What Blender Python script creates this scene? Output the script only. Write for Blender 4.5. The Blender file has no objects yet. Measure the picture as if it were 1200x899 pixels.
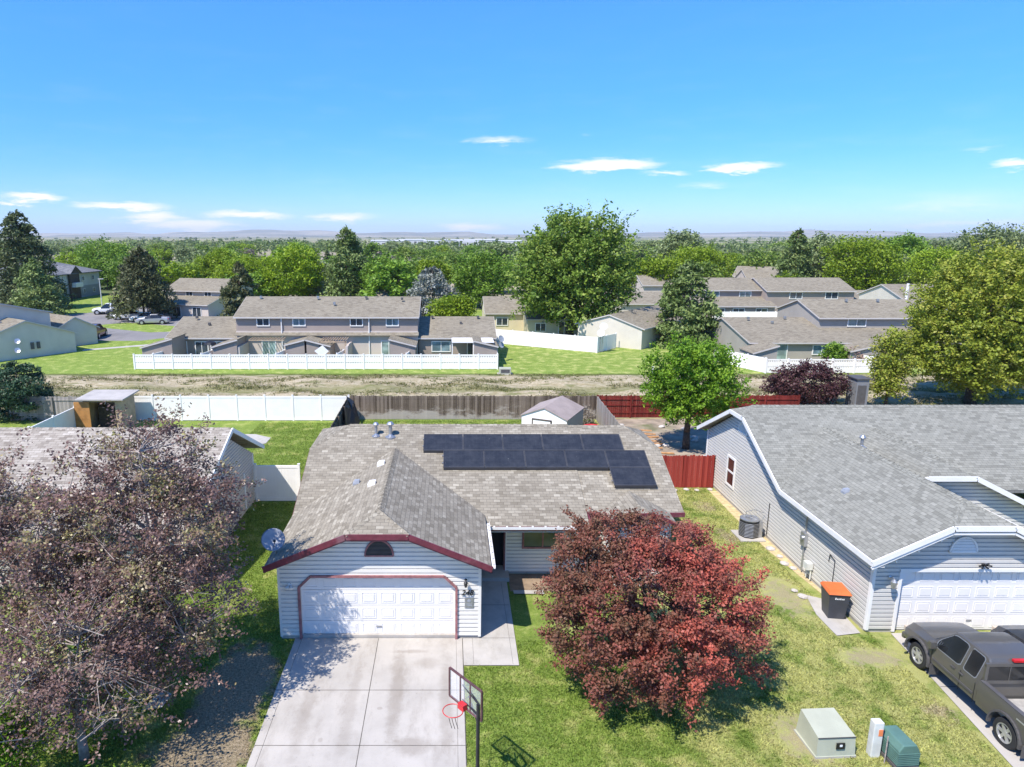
import bpy, math, random
import numpy as np
from mathutils import Vector, Matrix
R = math.radians
SC = bpy.context.scene
COL = SC.collection
random.seed(7)

# ------------------------------------------------------------------ materials
def new_mat(name):
    m = bpy.data.materials.new(name); m.use_nodes = True
    nt = m.node_tree; nt.nodes.clear()
    out = nt.nodes.new('ShaderNodeOutputMaterial')
    b = nt.nodes.new('ShaderNodeBsdfPrincipled')
    nt.links.new(b.outputs[0], out.inputs[0])
    return m, nt, b, out
def N(nt, t, **kw):
    n = nt.nodes.new(t)
    for k, v in kw.items():
        if k in n.inputs: n.inputs[k].default_value = v
        else: setattr(n, k, v)
    return n
def L(nt, a, b): nt.links.new(a, b)
def rgba(c): return (c[0], c[1], c[2], 1.0)
def mixc(nt, fac, a, b, mode='MIX'):
    n = nt.nodes.new('ShaderNodeMix'); n.data_type = 'RGBA'; n.blend_type = mode
    if isinstance(fac, (int, float)): n.inputs[0].default_value = fac
    else: L(nt, fac, n.inputs[0])
    for s, v in ((6, a), (7, b)):
        if isinstance(v, tuple): n.inputs[s].default_value = rgba(v)
        else: L(nt, v, n.inputs[s])
    return n.outputs[2]
def mth(nt, op, a, b=None, c=None, clamp=False):
    n = nt.nodes.new('ShaderNodeMath'); n.operation = op; n.use_clamp = clamp
    for i, v in enumerate((a, b, c)):
        if v is None: continue
        if isinstance(v, (int, float)): n.inputs[i].default_value = v
        else: L(nt, v, n.inputs[i])
    return n.outputs[0]
def noise(nt, vec, scale, detail=3, rough=.55, dist=0):
    n = N(nt, 'ShaderNodeTexNoise', Scale=scale, Detail=detail, Roughness=rough, Distortion=dist)
    if vec is not None: L(nt, vec, n.inputs['Vector'])
    return n.outputs['Fac']
def smooth(nt, val, lo, hi):
    n = nt.nodes.new('ShaderNodeMapRange'); n.interpolation_type = 'SMOOTHSTEP'
    L(nt, val, n.inputs[0]); n.inputs[1].default_value = lo; n.inputs[2].default_value = hi
    return n.outputs[0]
def pos(nt): return nt.nodes.new('ShaderNodeNewGeometry').outputs['Position']
def objc(nt): return nt.nodes.new('ShaderNodeTexCoord').outputs['Object']
def uvc(nt): return nt.nodes.new('ShaderNodeTexCoord').outputs['UV']
def scaled(nt, vec, s):
    n = nt.nodes.new('ShaderNodeMapping'); L(nt, vec, n.inputs[0]); n.inputs['Scale'].default_value = s
    return n.outputs[0]
def bump(nt, b, h, strength=.4, dist=.02):
    n = N(nt, 'ShaderNodeBump', Strength=strength, Distance=dist)
    L(nt, h, n.inputs['Height']); L(nt, n.outputs[0], b.inputs['Normal'])

def solid(name, c, rough=.6, var=.12, scale=3., metal=0., bmp=0., spec=.4, dirt=None):
    m, nt, b, o = new_mat(name)
    p = objc(nt)
    f = noise(nt, p, scale, 5)
    lo = tuple(max(0, x*(1-var)) for x in c); hi = tuple(min(1, x*(1+var)) for x in c)
    col = mixc(nt, smooth(nt, f, .3, .7), lo, hi)
    if dirt:
        d = noise(nt, p, scale*.35, 6, .65)
        col = mixc(nt, mth(nt, 'MULTIPLY', smooth(nt, d, .5, .75), dirt[1]), col, dirt[0])
    L(nt, col, b.inputs['Base Color'])
    b.inputs['Roughness'].default_value = rough; b.inputs['Metallic'].default_value = metal
    b.inputs['Specular IOR Level'].default_value = spec
    if bmp: bump(nt, b, noise(nt, p, scale*8, 4), bmp, .01)
    return m

def shingle(name, c1, c2, c3, w=.26, h=.135, big=.10):
    m, nt, b, o = new_mat(name)
    uv = uvc(nt)
    br = N(nt, 'ShaderNodeTexBrick', offset=.5)
    br.inputs['Scale'].default_value = 1.; br.inputs['Brick Width'].default_value = w; br.inputs['Row Height'].default_value = h
    br.inputs['Mortar Size'].default_value = .006; br.inputs['Mortar Smooth'].default_value = .3; br.inputs['Bias'].default_value = 0
    br.inputs['Color1'].default_value = (0, 0, 0, 1); br.inputs['Color2'].default_value = (1, 1, 1, 1); br.inputs['Mortar'].default_value = (.1, .1, .1, 1)
    # rows do not line up in a regular course: shift by noise
    L(nt, uv, br.inputs['Vector'])
    val = nt.nodes.new('ShaderNodeSeparateColor'); L(nt, br.outputs['Color'], val.inputs[0])
    v = val.outputs[0]
    patch = noise(nt, scaled(nt, uv, (1.3, 3.2, 1)), 1.6, 4, .7)
    v2 = mth(nt, 'ADD', mth(nt, 'MULTIPLY', v, .7), mth(nt, 'MULTIPLY', patch, .8))
    col = mixc(nt, smooth(nt, v2, .35, .75), c1, c2)
    col = mixc(nt, smooth(nt, v2, .85, 1.25), col, c3)
    blot = noise(nt, uv, .25, 4)
    col = mixc(nt, mth(nt, 'MULTIPLY', smooth(nt, blot, .35, .75), big*3), col, tuple(x*.72 for x in c1))
    grit = noise(nt, uv, 90, 2)
    col = mixc(nt, mth(nt, 'MULTIPLY', grit, .25), col, tuple(x*.5 for x in c1))
    col = mixc(nt, mth(nt, 'MULTIPLY', br.outputs['Fac'], .55), col, tuple(x*.3 for x in c1))
    L(nt, col, b.inputs['Base Color']); b.inputs['Roughness'].default_value = .95; b.inputs['Specular IOR Level'].default_value = .15
    hh = mth(nt, 'ADD', mth(nt, 'MULTIPLY', br.outputs['Fac'], -1.), mth(nt, 'MULTIPLY', v, .6))
    bump(nt, b, hh, .5, .012)
    return m

def plank(name, c1, c2, w=.14, white=None):
    m, nt, b, o = new_mat(name)
    p = objc(nt)
    sx = nt.nodes.new('ShaderNodeSeparateXYZ'); L(nt, p, sx.inputs[0])
    idx = mth(nt, 'FLOOR', mth(nt, 'DIVIDE', sx.outputs[0], w))
    wn = nt.nodes.new('ShaderNodeTexWhiteNoise'); wn.noise_dimensions = '1D'; L(nt, idx, wn.inputs['W'])
    grain = noise(nt, scaled(nt, p, (14, 14, 1.2)), 2., 4, .7)
    f = mth(nt, 'ADD', mth(nt, 'MULTIPLY', wn.outputs['Value'], .6), mth(nt, 'MULTIPLY', grain, .5))
    col = mixc(nt, smooth(nt, f, .2, .9), c1, c2)
    if white:
        d = mth(nt, 'ADD', noise(nt, scaled(nt, p, (.5, .5, 1)), 1.2, 5, .7), mth(nt, 'ADD', mth(nt, 'MULTIPLY', sx.outputs[2], -.30), .16))
        col = mixc(nt, mth(nt, 'MULTIPLY', smooth(nt, d, .42, .6), .7), col, white)
    L(nt, col, b.inputs['Base Color']); b.inputs['Roughness'].default_value = .85; b.inputs['Specular IOR Level'].default_value = .2
    bump(nt, b, grain, .4, .01)
    return m

def leaf(name, c1, c2, c3, trans=.28, rough=.5):
    m = bpy.data.materials.new(name); m.use_nodes = True
    nt = m.node_tree; nt.nodes.clear()
    out = nt.nodes.new('ShaderNodeOutputMaterial')
    at = nt.nodes.new('ShaderNodeAttribute'); at.attribute_name = 'tint'
    ob = nt.nodes.new('ShaderNodeObjectInfo')
    cr = nt.nodes.new('ShaderNodeValToRGB'); el = cr.color_ramp.elements
    el[0].position = 0; el[0].color = rgba(c1); el[1].position = 1; el[1].color = rgba(c3)
    e = el.new(.5); e.color = rgba(c2)
    L(nt, at.outputs['Fac'], cr.inputs[0])
    hs = nt.nodes.new('ShaderNodeHueSaturation'); L(nt, cr.outputs[0], hs.inputs['Color'])
    L(nt, mth(nt, 'ADD', mth(nt, 'MULTIPLY', ob.outputs['Random'], .3), .85), hs.inputs['Value'])
    b = nt.nodes.new('ShaderNodeBsdfPrincipled'); b.inputs['Roughness'].default_value = rough; b.inputs['Specular IOR Level'].default_value = .25 if rough > .4 else .42
    L(nt, hs.outputs[0], b.inputs['Base Color'])
    t = nt.nodes.new('ShaderNodeBsdfTranslucent'); L(nt, hs.outputs[0], t.inputs[0])
    mx = nt.nodes.new('ShaderNodeMixShader'); mx.inputs[0].default_value = trans
    L(nt, b.outputs[0], mx.inputs[1]); L(nt, t.outputs[0], mx.inputs[2]); L(nt, mx.outputs[0], out.inputs[0])
    return m

def glass(name, c=(.03, .04, .05), rough=.06):
    m, nt, b, o = new_mat(name)
    p = objc(nt)
    col = mixc(nt, smooth(nt, noise(nt, p, 1.1, 2), .35, .7), c, tuple(x*2.2 for x in c))
    L(nt, col, b.inputs['Base Color']); b.inputs['Roughness'].default_value = rough; b.inputs['Specular IOR Level'].default_value = .8
    return m

def ell(nt, P, x, y, rx, ry):           # 1 in the middle of an ellipse on the ground, 0 at its rim
    mp = nt.nodes.new('ShaderNodeVectorMath'); mp.operation = 'SUBTRACT'; L(nt, P, mp.inputs[0]); mp.inputs[1].default_value = (x, y, 0)
    m2 = nt.nodes.new('ShaderNodeVectorMath'); m2.operation = 'MULTIPLY'; L(nt, mp.outputs[0], m2.inputs[0]); m2.inputs[1].default_value = (1/rx, 1/ry, 0)
    ln = nt.nodes.new('ShaderNodeVectorMath'); ln.operation = 'LENGTH'; L(nt, m2.outputs[0], ln.inputs[0])
    return mth(nt, 'SUBTRACT', 1., ln.outputs['Value'])

def lawn_color(nt, near=True):
    P = pos(nt)
    big = noise(nt, P, .16, 4, .6); mid = noise(nt, P, 1.1, 5, .65); fine = noise(nt, P, 9., 3, .7)
    g = mixc(nt, smooth(nt, mth(nt, 'ADD', mth(nt, 'MULTIPLY', mid, .6), mth(nt, 'MULTIPLY', noise(nt, P, 4.5, 6, .8), .4)), .34, .66), (.105, .185, .014), (.21, .325, .030))
    g = mixc(nt, mth(nt, 'MULTIPLY', smooth(nt, fine, .35, .7), .45), g, (.28, .32, .07))
    # yellowing: strong on the right lawn, mild elsewhere
    sx = nt.nodes.new('ShaderNodeSeparateXYZ'); L(nt, P, sx.inputs[0])
    if near:
        right = smooth(nt, sx.outputs[0], 2.5, 9.)
    else:
        right = mth(nt, 'MULTIPLY', smooth(nt, sx.outputs[0], -20., 60.), .55)
    yel = mth(nt, 'ADD', mid, mth(nt, 'MULTIPLY', mth(nt, 'ADD', mth(nt, 'MULTIPLY', big, .35), right), .17))
    g = mixc(nt, mth(nt, 'MULTIPLY', smooth(nt, yel, .52, .76), .8), g, (.50, .47, .18))
    if near:
        # worn bare spots
        d = ell(nt, P, 9.2, 15.2, 1.25, 1.3)
        for e in ((12.0, 22.3, 1.2, 2.4), (12.9, 18.6, 1.6, .8), (8.6, 13.6, 1.2, .8), (11.9, 27.2, .8, 1.4), (12.2, 30.5, .9, 1.2), (13.3, 16.2, .7, .7)):
            d = mth(nt, 'MAXIMUM', d, mth(nt, 'MULTIPLY', ell(nt, P, *e), .85))
        d = mth(nt, 'ADD', d, mth(nt, 'MULTIPLY', mth(nt, 'SUBTRACT', noise(nt, P, 3.6, 8, .8), .5), 3.2))
        g = mixc(nt, mth(nt, 'MULTIPLY', smooth(nt, d, .25, .75), .9), g, (.40, .33, .21))
        # leaf litter and bare soil left of the driveway
        s = mth(nt, 'MAXIMUM', ell(nt, P, -6.1, 17.2, 1.5, 2.9), ell(nt, P, -6.2, 14.6, 1.7, 1.8))
        s = mth(nt, 'ADD', s, mth(nt, 'MULTIPLY', mth(nt, 'SUBTRACT', noise(nt, P, 1.6, 6, .65), .5), 1.3))
        soil = mixc(nt, smooth(nt, noise(nt, P, 14, 4, .8), .35, .65), (.17, .115, .075), (.44, .33, .235))
        g = mixc(nt, smooth(nt, s, .12, .42), g, soil)
    g = mixc(nt, smooth(nt, noise(nt, P, 34. if near else 7., 4, .9), .36, .66), mixc(nt, .28, g, (.02, .03, .005)), mixc(nt, .14, g, (.75, .80, .40)))
    return g, mid, fine

def lawn(name, near=True):
    m, nt, b, o = new_mat(name)
    g, mid, fine = lawn_color(nt, near)
    L(nt, g, b.inputs['Base Color']); b.inputs['Roughness'].default_value = .9; b.inputs['Specular IOR Level'].default_value = .1
    P = pos(nt)
    bump(nt, b, noise(nt, P, 28 if near else 9, 3, .8), .9 if near else .12, .05 if near else .03)
    return m
def blade_mat(name):
    m = bpy.data.materials.new(name); m.use_nodes = True
    nt = m.node_tree; nt.nodes.clear(); out = nt.nodes.new('ShaderNodeOutputMaterial')
    g, mid, fine = lawn_color(nt, True)
    at = nt.nodes.new('ShaderNodeAttribute'); at.attribute_name = 'tint'
    hs = nt.nodes.new('ShaderNodeHueSaturation'); L(nt, g, hs.inputs['Color'])
    L(nt, mth(nt, 'ADD', mth(nt, 'MULTIPLY', at.outputs['Fac'], 1.2), .6), hs.inputs['Value'])
    d = nt.nodes.new('ShaderNodeBsdfDiffuse'); L(nt, hs.outputs[0], d.inputs[0])
    t = nt.nodes.new('ShaderNodeBsdfTranslucent'); L(nt, hs.outputs[0], t.inputs[0])
    mx = nt.nodes.new('ShaderNodeMixShader'); mx.inputs[0].default_value = .45
    L(nt, d.outputs[0], mx.inputs[1]); L(nt, t.outputs[0], mx.inputs[2]); L(nt, mx.outputs[0], out.inputs[0])
    return m

def concrete(name, c=(.45, .43, .40), stain=(.25, .22, .19), sc=1., marks=()):
    m, nt, b, o = new_mat(name)
    P = pos(nt)
    a = noise(nt, P, .55*sc, 6, .65); f = noise(nt, P, 45, 3, .7)
    col = mixc(nt, smooth(nt, a, .3, .75), c, tuple(x*.80 for x in c))
    st = noise(nt, scaled(nt, P, (1, .35, 1)), .9*sc, 6, .75)
    col = mixc(nt, mth(nt, 'MULTIPLY', smooth(nt, st, .46, .72), .55), col, stain)
    sp = noise(nt, P, 7., 4, .8)
    col = mixc(nt, mth(nt, 'MULTIPLY', smooth(nt, sp, .62, .74), .35), col, tuple(x*.55 for x in stain))
    col = mixc(nt, mth(nt, 'MULTIPLY', f, .22), col, tuple(x*.6 for x in c))
    for (x, y, rx, ry, a_, hard) in marks:
        e = mth(nt, 'ADD', ell(nt, P, x, y, rx, ry), mth(nt, 'MULTIPLY', mth(nt, 'SUBTRACT', noise(nt, P, 2.5 if hard < .5 else 6., 6, .75), .5), 1.3))
        col = mixc(nt, mth(nt, 'MULTIPLY', smooth(nt, e, .05, .75 if hard < .5 else .35), a_), col, stain)
    L(nt, col, b.inputs['Base Color']); b.inputs['Roughness'].default_value = .88; b.inputs['Specular IOR Level'].default_value = .2
    bump(nt, b, f, .25, .006)
    return m

M = {}
M['siding_white'] = solid('siding_white', (.78, .75, .685), .55, .03, 1.2, dirt=((.52, .49, .44), .25))
M['groove_white'] = solid('siding_groove_shade_white', (.60, .57, .53), .9, .1, 4)  # shade between the white boards painted in: darker than the siding itself
M['groove'] = solid('siding_groove_shade', (.45, .43, .40), .9, .1, 4)  # painted-in shade for the other houses' grooves, deepens the lines between boards
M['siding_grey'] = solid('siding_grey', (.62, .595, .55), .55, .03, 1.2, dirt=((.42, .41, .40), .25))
M['trim_beige'] = solid('trim_beige', (.55, .51, .48), .5, .03, 2)
M['car_glass'] = glass('car_glass', (.008, .009, .010), .12)
M['siding_beige'] = solid('siding_beige', (.58, .50, .42), .6, .04, 1.2)
M['door_white'] = solid('door_white', (.80, .775, .74), .45, .02, 1.5)
M['trim_white'] = solid('trim_white', (.80, .78, .75), .45, .03, 2)
M['trim_maroon'] = solid('trim_maroon', (.15, .03, .045), .5, .2, 4, dirt=((.36, .24, .25), .35))
M['trim_faded'] = solid('trim_faded', (.30, .13, .13), .6, .25, 6)
M['shingle_brown'] = shingle('shingle_brown', (.222, .194, .150), (.322, .286, .226), (.48, .436, .352), .25, .14)
M['shingle_grey'] = shingle('shingle_grey', (.200, .196, .168), (.278, .273, .235), (.348, .340, .295), .24, .13, .06)
M['shingle_tan'] = shingle('shingle_tan', (.24, .205, .17), (.40, .355, .30), (.56, .51, .445), .3, .14, .03)
M['shingle_town'] = shingle('shingle_town', (.205, .177, .134), (.285, .250, .190), (.34, .305, .238), .35, .2, .10)
M['shingle_dark'] = shingle('shingle_dark', (.13, .135, .15), (.20, .205, .22), (.24, .24, .26), .4, .2)
M['stucco'] = solid('stucco_grey_brown', (.33, .272, .235), .85, .06, .6)
M['stucco_light'] = solid('stucco_light', (.55, .48, .42), .85, .06, .6)
M['stucco_blue'] = solid('stucco_blue_grey', (.36, .33, .295), .85, .06, .6)
M['siding_pale'] = solid('siding_pale', (.62, .565, .48), .7, .05, .8)
M['cream'] = solid('cream', (.60, .52, .36), .8, .05, .8)
M['vinyl'] = solid('vinyl_white', (.90, .87, .83), .4, .03, 1.5)
M['glass'] = glass('window_glass')
M['glass_light'] = glass('window_glass_blinds', (.16, .22, .21), .15)
M['glass_blue'] = glass('window_glass_blue', (.10, .15, .17), .1)
M['dark'] = solid('dark_opening', (.02, .02, .022), .8)
M['black_metal'] = solid('black_metal', (.02, .02, .022), .4, .2, 5)
M['steel'] = solid('galvanised_steel', (.42, .43, .45), .35, .1, 6, metal=.7)
M['dish'] = solid('dish_grey', (.30, .32, .36), .4, .1, 5)
M['concrete'] = concrete('concrete_drive', (.50, .465, .42), (.22, .185, .15), 1., [(-1.5,17,.32,3.2,.5,0),(-.1,16.6,.28,3.4,.4,0),(-3.9,16.5,.3,3,.35,0),(-2.7,16.2,.25,3.,.3,0),(-1.0,14.9,.7,.5,.5,0),(-.7,18.3,.6,.4,.35,0),(-1.9,16.3,.10,.07,.35,1),(-3.3,15.1,.07,.1,.3,1),(-1.2,18.9,.8,.14,.4,0),(-3.9,13.9,.6,.4,.35,0)])
M['concrete_pale'] = concrete('concrete_pad', (.50, .47, .43), (.3, .27, .22), 2)
M['joint'] = solid('joint_dark', (.12, .11, .095), .95, .2, 8)
M['asphalt'] = concrete('asphalt', (.27, .255, .25), (.10, .10, .10), .3)
M['lawn'] = lawn('lawn_grass', True)
M['lawn_far'] = lawn('lawn_grass_far', False)
M['blade'] = blade_mat('grass_blades')
def solar():
    m, nt, b, o = new_mat('solar_cell')
    uv = uvc(nt)
    br = N(nt, 'ShaderNodeTexBrick', offset=0.); br.inputs['Scale'].default_value = 1; br.inputs['Brick Width'].default_value = .158; br.inputs['Row Height'].default_value = .158; br.inputs['Mortar Size'].default_value = .005
    L(nt, uv, br.inputs['Vector'])
    f = noise(nt, objc(nt), 3., 5, .7)
    col = mixc(nt, smooth(nt, f, .3, .75), (.022, .024, .030), (.044, .046, .053))
    col = mixc(nt, mth(nt, 'MULTIPLY', br.outputs['Fac'], .22), col, (.08, .083, .09))
    sp = noise(nt, objc(nt), 17., 2, .5)
    col = mixc(nt, smooth(nt, sp, .74, .8), col, (.4, .4, .38))
    L(nt, col, b.inputs['Base Color']); b.inputs['Roughness'].default_value = .22; b.inputs['Specular IOR Level'].default_value = .45
    return m
M['panel'] = solar()
M['panel_frame'] = solid('solar_frame', (.07, .07, .075), .35)
M['panel_edge'] = solid('solar_edge', (.32, .33, .35), .4, metal=.5)
M['bark'] = solid('bark_brown', (.09, .07, .055), .95, .3, 8, bmp=.6)
M['bark_pale'] = solid('bark_pale', (.34, .29, .26), .9, .25, 8, bmp=.4)
M['fence_brown'] = plank('fence_weathered', (.075, .054, .042), (.23, .18, .145), .14, (.50, .45, .40))
M['fence_grey'] = plank('fence_grey', (.22, .20, .18), (.38, .34, .31), .14)
M['fence_red_dark'] = plank('fence_red_dark', (.12, .018, .014), (.22, .035, .026), .14)
M['fence_red'] = plank('fence_red', (.22, .028, .022), (.36, .06, .045), .14)
M['wood_orange'] = solid('wood_orange', (.42, .20, .06), .8, .2, 3)
M['wood_tan'] = solid('wood_tan', (.45, .33, .22), .8, .15, 3)
M['lumber'] = solid('lumber', (.50, .27, .12), .8, .25, 5)
M['tarp'] = solid('black_tarp', (.022, .023, .026), .45, .3, 6, bmp=.6)
M['rock'] = solid('rock', (.5, .46, .42), .9, .2, 6, bmp=.6)
M['bin_body'] = solid('bin_body', (.045, .048, .06), .45, .1, 3, dirt=((.12, .12, .13), .4))
M['bin_lid'] = solid('bin_lid', (.62, .15, .04), .45, .08, 3, dirt=((.45, .18, .10), .4))
M['xfm'] = solid('enclosure_green', (.42, .43, .335), .5, .06, 2, dirt=((.22, .25, .2), .4))
M['ped_green'] = solid('pedestal_green', (.10, .19, .16), .45, .1, 3)
M['post_white'] = solid('marker_white', (.62, .62, .58), .5, .1, 4)
M['orange'] = solid('orange_sticker', (.75, .22, .08), .5)
M['paint_black'] = solid('letter_black', (.015, .015, .015), .5)
M['paint_white'] = solid('letter_white', (.75, .75, .75), .5)
M['hoop_red'] = solid('hoop_red', (.55, .03, .035), .4)
M['board_frame'] = solid('board_frame', (.13, .06, .06), .5, .3, 5)
M['tyre'] = solid('tyre', (.025, .025, .026), .8)
M['rim'] = solid('rim_silver', (.55, .55, .56), .3, .05, 3, metal=.6)
M['red_lens'] = solid('red_lens', (.55, .02, .02), .25)
M['clear_lens'] = solid('clear_lens', (.6, .5, .4), .2)
M['plastic_grey'] = solid('plastic_grey', (.09, .085, .085), .6)
def paint(name, c, rough=.25, metal=.4):
    m = solid(name, c, rough, .04, 1, metal=metal, spec=.5)
    b = [n for n in m.node_tree.nodes if n.type == 'BSDF_PRINCIPLED'][0]
    b.inputs['Coat Weight'].default_value = .6; b.inputs['Coat Roughness'].default_value = .08
    return m
M['paint_truck'] = paint('paint_dark_grey', (.105, .098, .088), .28, .15)
M['paint_dark'] = paint('paint_black_car', (.02, .02, .023))
M['paint_silver'] = paint('paint_silver', (.42, .42, .44))
M['paint_whitecar'] = paint('paint_white', (.75, .75, .74), .3, 0)
M['paint_redcar'] = paint('paint_dark_red', (.16, .02, .03))
M['bedliner'] = solid('bed_liner', (.36, .34, .31), .8, .15, 6, dirt=((.2, .18, .16), .5))
def net_glass():
    m = bpy.data.materials.new('backboard_acrylic'); m.use_nodes = True
    nt = m.node_tree; b = nt.nodes['Principled BSDF']
    b.inputs['Base Color'].default_value = (.9, .93, .95, 1); b.inputs['Roughness'].default_value = .05
    b.inputs['Alpha'].default_value = .15
    return m
M['acrylic'] = net_glass()

# ------------------------------------------------------------------ mesh building
class MB:
    def __init__(s): s.v = []; s.f = []; s.m = []
    def poly(s, pts, mi=0):
        i = len(s.v); s.v += [tuple(p) for p in pts]; s.f.append(tuple(range(i, i+len(pts)))); s.m.append(mi); return s
    def box(s, x0, x1, y0, y1, z0, z1, mi=0):
        if x0 > x1: x0, x1 = x1, x0
        if y0 > y1: y0, y1 = y1, y0
        if z0 > z1: z0, z1 = z1, z0
        i = len(s.v)
        s.v += [(x0,y0,z0),(x1,y0,z0),(x1,y1,z0),(x0,y1,z0),(x0,y0,z1),(x1,y0,z1),(x1,y1,z1),(x0,y1,z1)]
        for q in ((0,3,2,1),(4,5,6,7),(0,1,5,4),(1,2,6,5),(2,3,7,6),(3,0,4,7)):
            s.f.append(tuple(i+k for k in q)); s.m.append(mi)
        return s
    def prism(s, pts, d, mi=0):            # closed polygon pts swept by vector d
        i = len(s.v); n = len(pts); d = Vector(d)
        s.v += [tuple(p) for p in pts] + [tuple(Vector(p)+d) for p in pts]
        s.f.append(tuple(i+k for k in range(n))); s.f.append(tuple(i+n+k for k in reversed(range(n)))); s.m += [mi]*2
        for k in range(n):
            s.f.append((i+k, i+n+k, i+n+(k+1) % n, i+(k+1) % n)); s.m.append(mi)
        return s
    def beam(s, p0, p1, w, h, mi=0, up=(0,0,1)):   # box along p0-p1, w across, h along up
        p0 = Vector(p0); p1 = Vector(p1); d = (p1-p0).normalized(); up = Vector(up)
        sd = d.cross(up).normalized()*w/2; u2 = sd.cross(d).normalized()*h/2
        a = [p0-sd-u2, p0+sd-u2, p0+sd+u2, p0-sd+u2]
        return s.prism(a, p1-p0, mi)
    def tube(s, p0, p1, r0, r1=None, n=8, mi=0, caps=True):
        p0 = Vector(p0); p1 = Vector(p1); r1 = r0 if r1 is None else r1
        d = (p1-p0)
        if d.length < 1e-6: return s
        d.normalize(); a = d.orthogonal().normalized(); b = d.cross(a); i = len(s.v)
        for p, r in ((p0, r0), (p1, r1)):
            for k in range(n):
                t = 2*math.pi*k/n; s.v.append(tuple(p+a*(r*math.cos(t))+b*(r*math.sin(t))))
        for k in range(n):
            s.f.append((i+k, i+(k+1) % n, i+n+(k+1) % n, i+n+k)); s.m.append(mi)
        if caps:
            s.f.append(tuple(i+k for k in reversed(range(n)))); s.f.append(tuple(i+n+k for k in range(n))); s.m += [mi]*2
        return s
    def path(s, pts, r, n=8, mi=0):
        for a, b in zip(pts[:-1], pts[1:]): s.tube(a, b, r, r, n, mi)
        return s
    def lathe(s, c, axis, prof, n=20, mi=0):       # prof: (radius, along)
        c = Vector(c); d = Vector(axis).normalized(); a = d.orthogonal().normalized(); b = d.cross(a); i = len(s.v)
        for r, h in prof:
            for k in range(n):
                t = 2*math.pi*k/n; s.v.append(tuple(c+d*h+a*(r*math.cos(t))+b*(r*math.sin(t))))
        for j in range(len(prof)-1):
            for k in range(n):
                s.f.append((i+j*n+k, i+j*n+(k+1) % n, i+(j+1)*n+(k+1) % n, i+(j+1)*n+k)); s.m.append(mi)
        if prof[0][0] > .001: s.f.append(tuple(i+k for k in reversed(range(n)))); s.m.append(mi)
        if prof[-1][0] > .001: s.f.append(tuple(i+(len(prof)-1)*n+k for k in range(n))); s.m.append(mi)
        return s
    def build(s, name, mats, parent=None, off=None, smooth=False, bevel=0.):
        if not isinstance(mats, (list, tuple)): mats = [mats]
        if off is None:
            off = Vector((0,0,0))
            t = parent
            while t is not None and t.parent is not None: t = t.parent
            if t is not None and not t.get('_local'): off = t.location
        me = bpy.data.meshes.new(name)
        V = [(a[0]-off[0], a[1]-off[1], a[2]-off[2]) for a in s.v]
        me.from_pydata(V, [], s.f)
        for m in mats: me.materials.append(m)
        for p, mi in zip(me.polygons, s.m): p.material_index = mi; p.use_smooth = smooth
        uv = me.uv_layers.new(name='UVMap').data
        for p in me.polygons:
            n = p.normal
            if abs(n.z) > .999: t = Vector((1,0,0)); w = Vector((0,1,0))
            else: t = Vector((-n.y, n.x, 0)).normalized(); w = n.cross(t)
            for li, vi in zip(p.loop_indices, p.vertices):
                c = Vector(V[vi])+Vector(off)
                uv[li].uv = (c.dot(t), c.dot(w))
        o = bpy.data.objects.new(name, me); COL.objects.link(o)
        if parent is not None: o.parent = parent
        if bevel:
            b = o.modifiers.new('bevel', 'BEVEL'); b.width = bevel; b.segments = 2; b.limit_method = 'ANGLE'; b.angle_limit = R(40)
        return o

def tag(o, label=None, cat=None, group=None, kind=None):
    if label: o['label'] = label
    if cat: o['category'] = cat
    if group: o['group'] = group
    if kind: o['kind'] = kind
    return o
def root(name, loc, label, cat, group=None, rz=0., local=False):
    o = bpy.data.objects.new(name, None); COL.objects.link(o); o.location = loc; o.rotation_euler[2] = rz
    o.empty_display_size = .3
    if local: o['_local'] = 1
    return tag(o, label, cat, group)
def copy_tree(src, parent=None, **kw):
    c = src.copy(); COL.objects.link(c); c.parent = parent
    for ch in [x for x in src.children]: copy_tree(ch, c)
    return c
def struct(mb, name, mat, smooth=False):
    return tag(mb.build(name, mat, smooth=smooth), kind='structure')

def slab(mb, pts, t=.14, mi=0):            # roof plane with thickness, pts counter-clockwise from above
    n = len(pts); i = len(mb.v)
    mb.v += [tuple(p) for p in pts] + [(p[0], p[1], p[2]-t) for p in pts]
    mb.f.append(tuple(i+k for k in range(n))); mb.f.append(tuple(i+n+k for k in reversed(range(n)))); mb.m += [mi]*2
    for k in range(n):
        mb.f.append((i+k, i+n+k, i+n+(k+1) % n, i+(k+1) % n)); mb.m.append(mi)
def clip_band(poly, a, b):
    def cl(p, z, keep_above):
        out = []
        for i in range(len(p)):
            q, r = p[i], p[(i+1) % len(p)]
            iq = q[1] >= z if keep_above else q[1] <= z; ir = r[1] >= z if keep_above else r[1] <= z
            if iq: out.append(q)
            if iq != ir:
                t = (z-q[1])/(r[1]-q[1]); out.append((q[0]+t*(r[0]-q[0]), z))
        return out
    p = cl(poly, a, True)
    return cl(p, b, False) if len(p) > 2 else []
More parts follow.
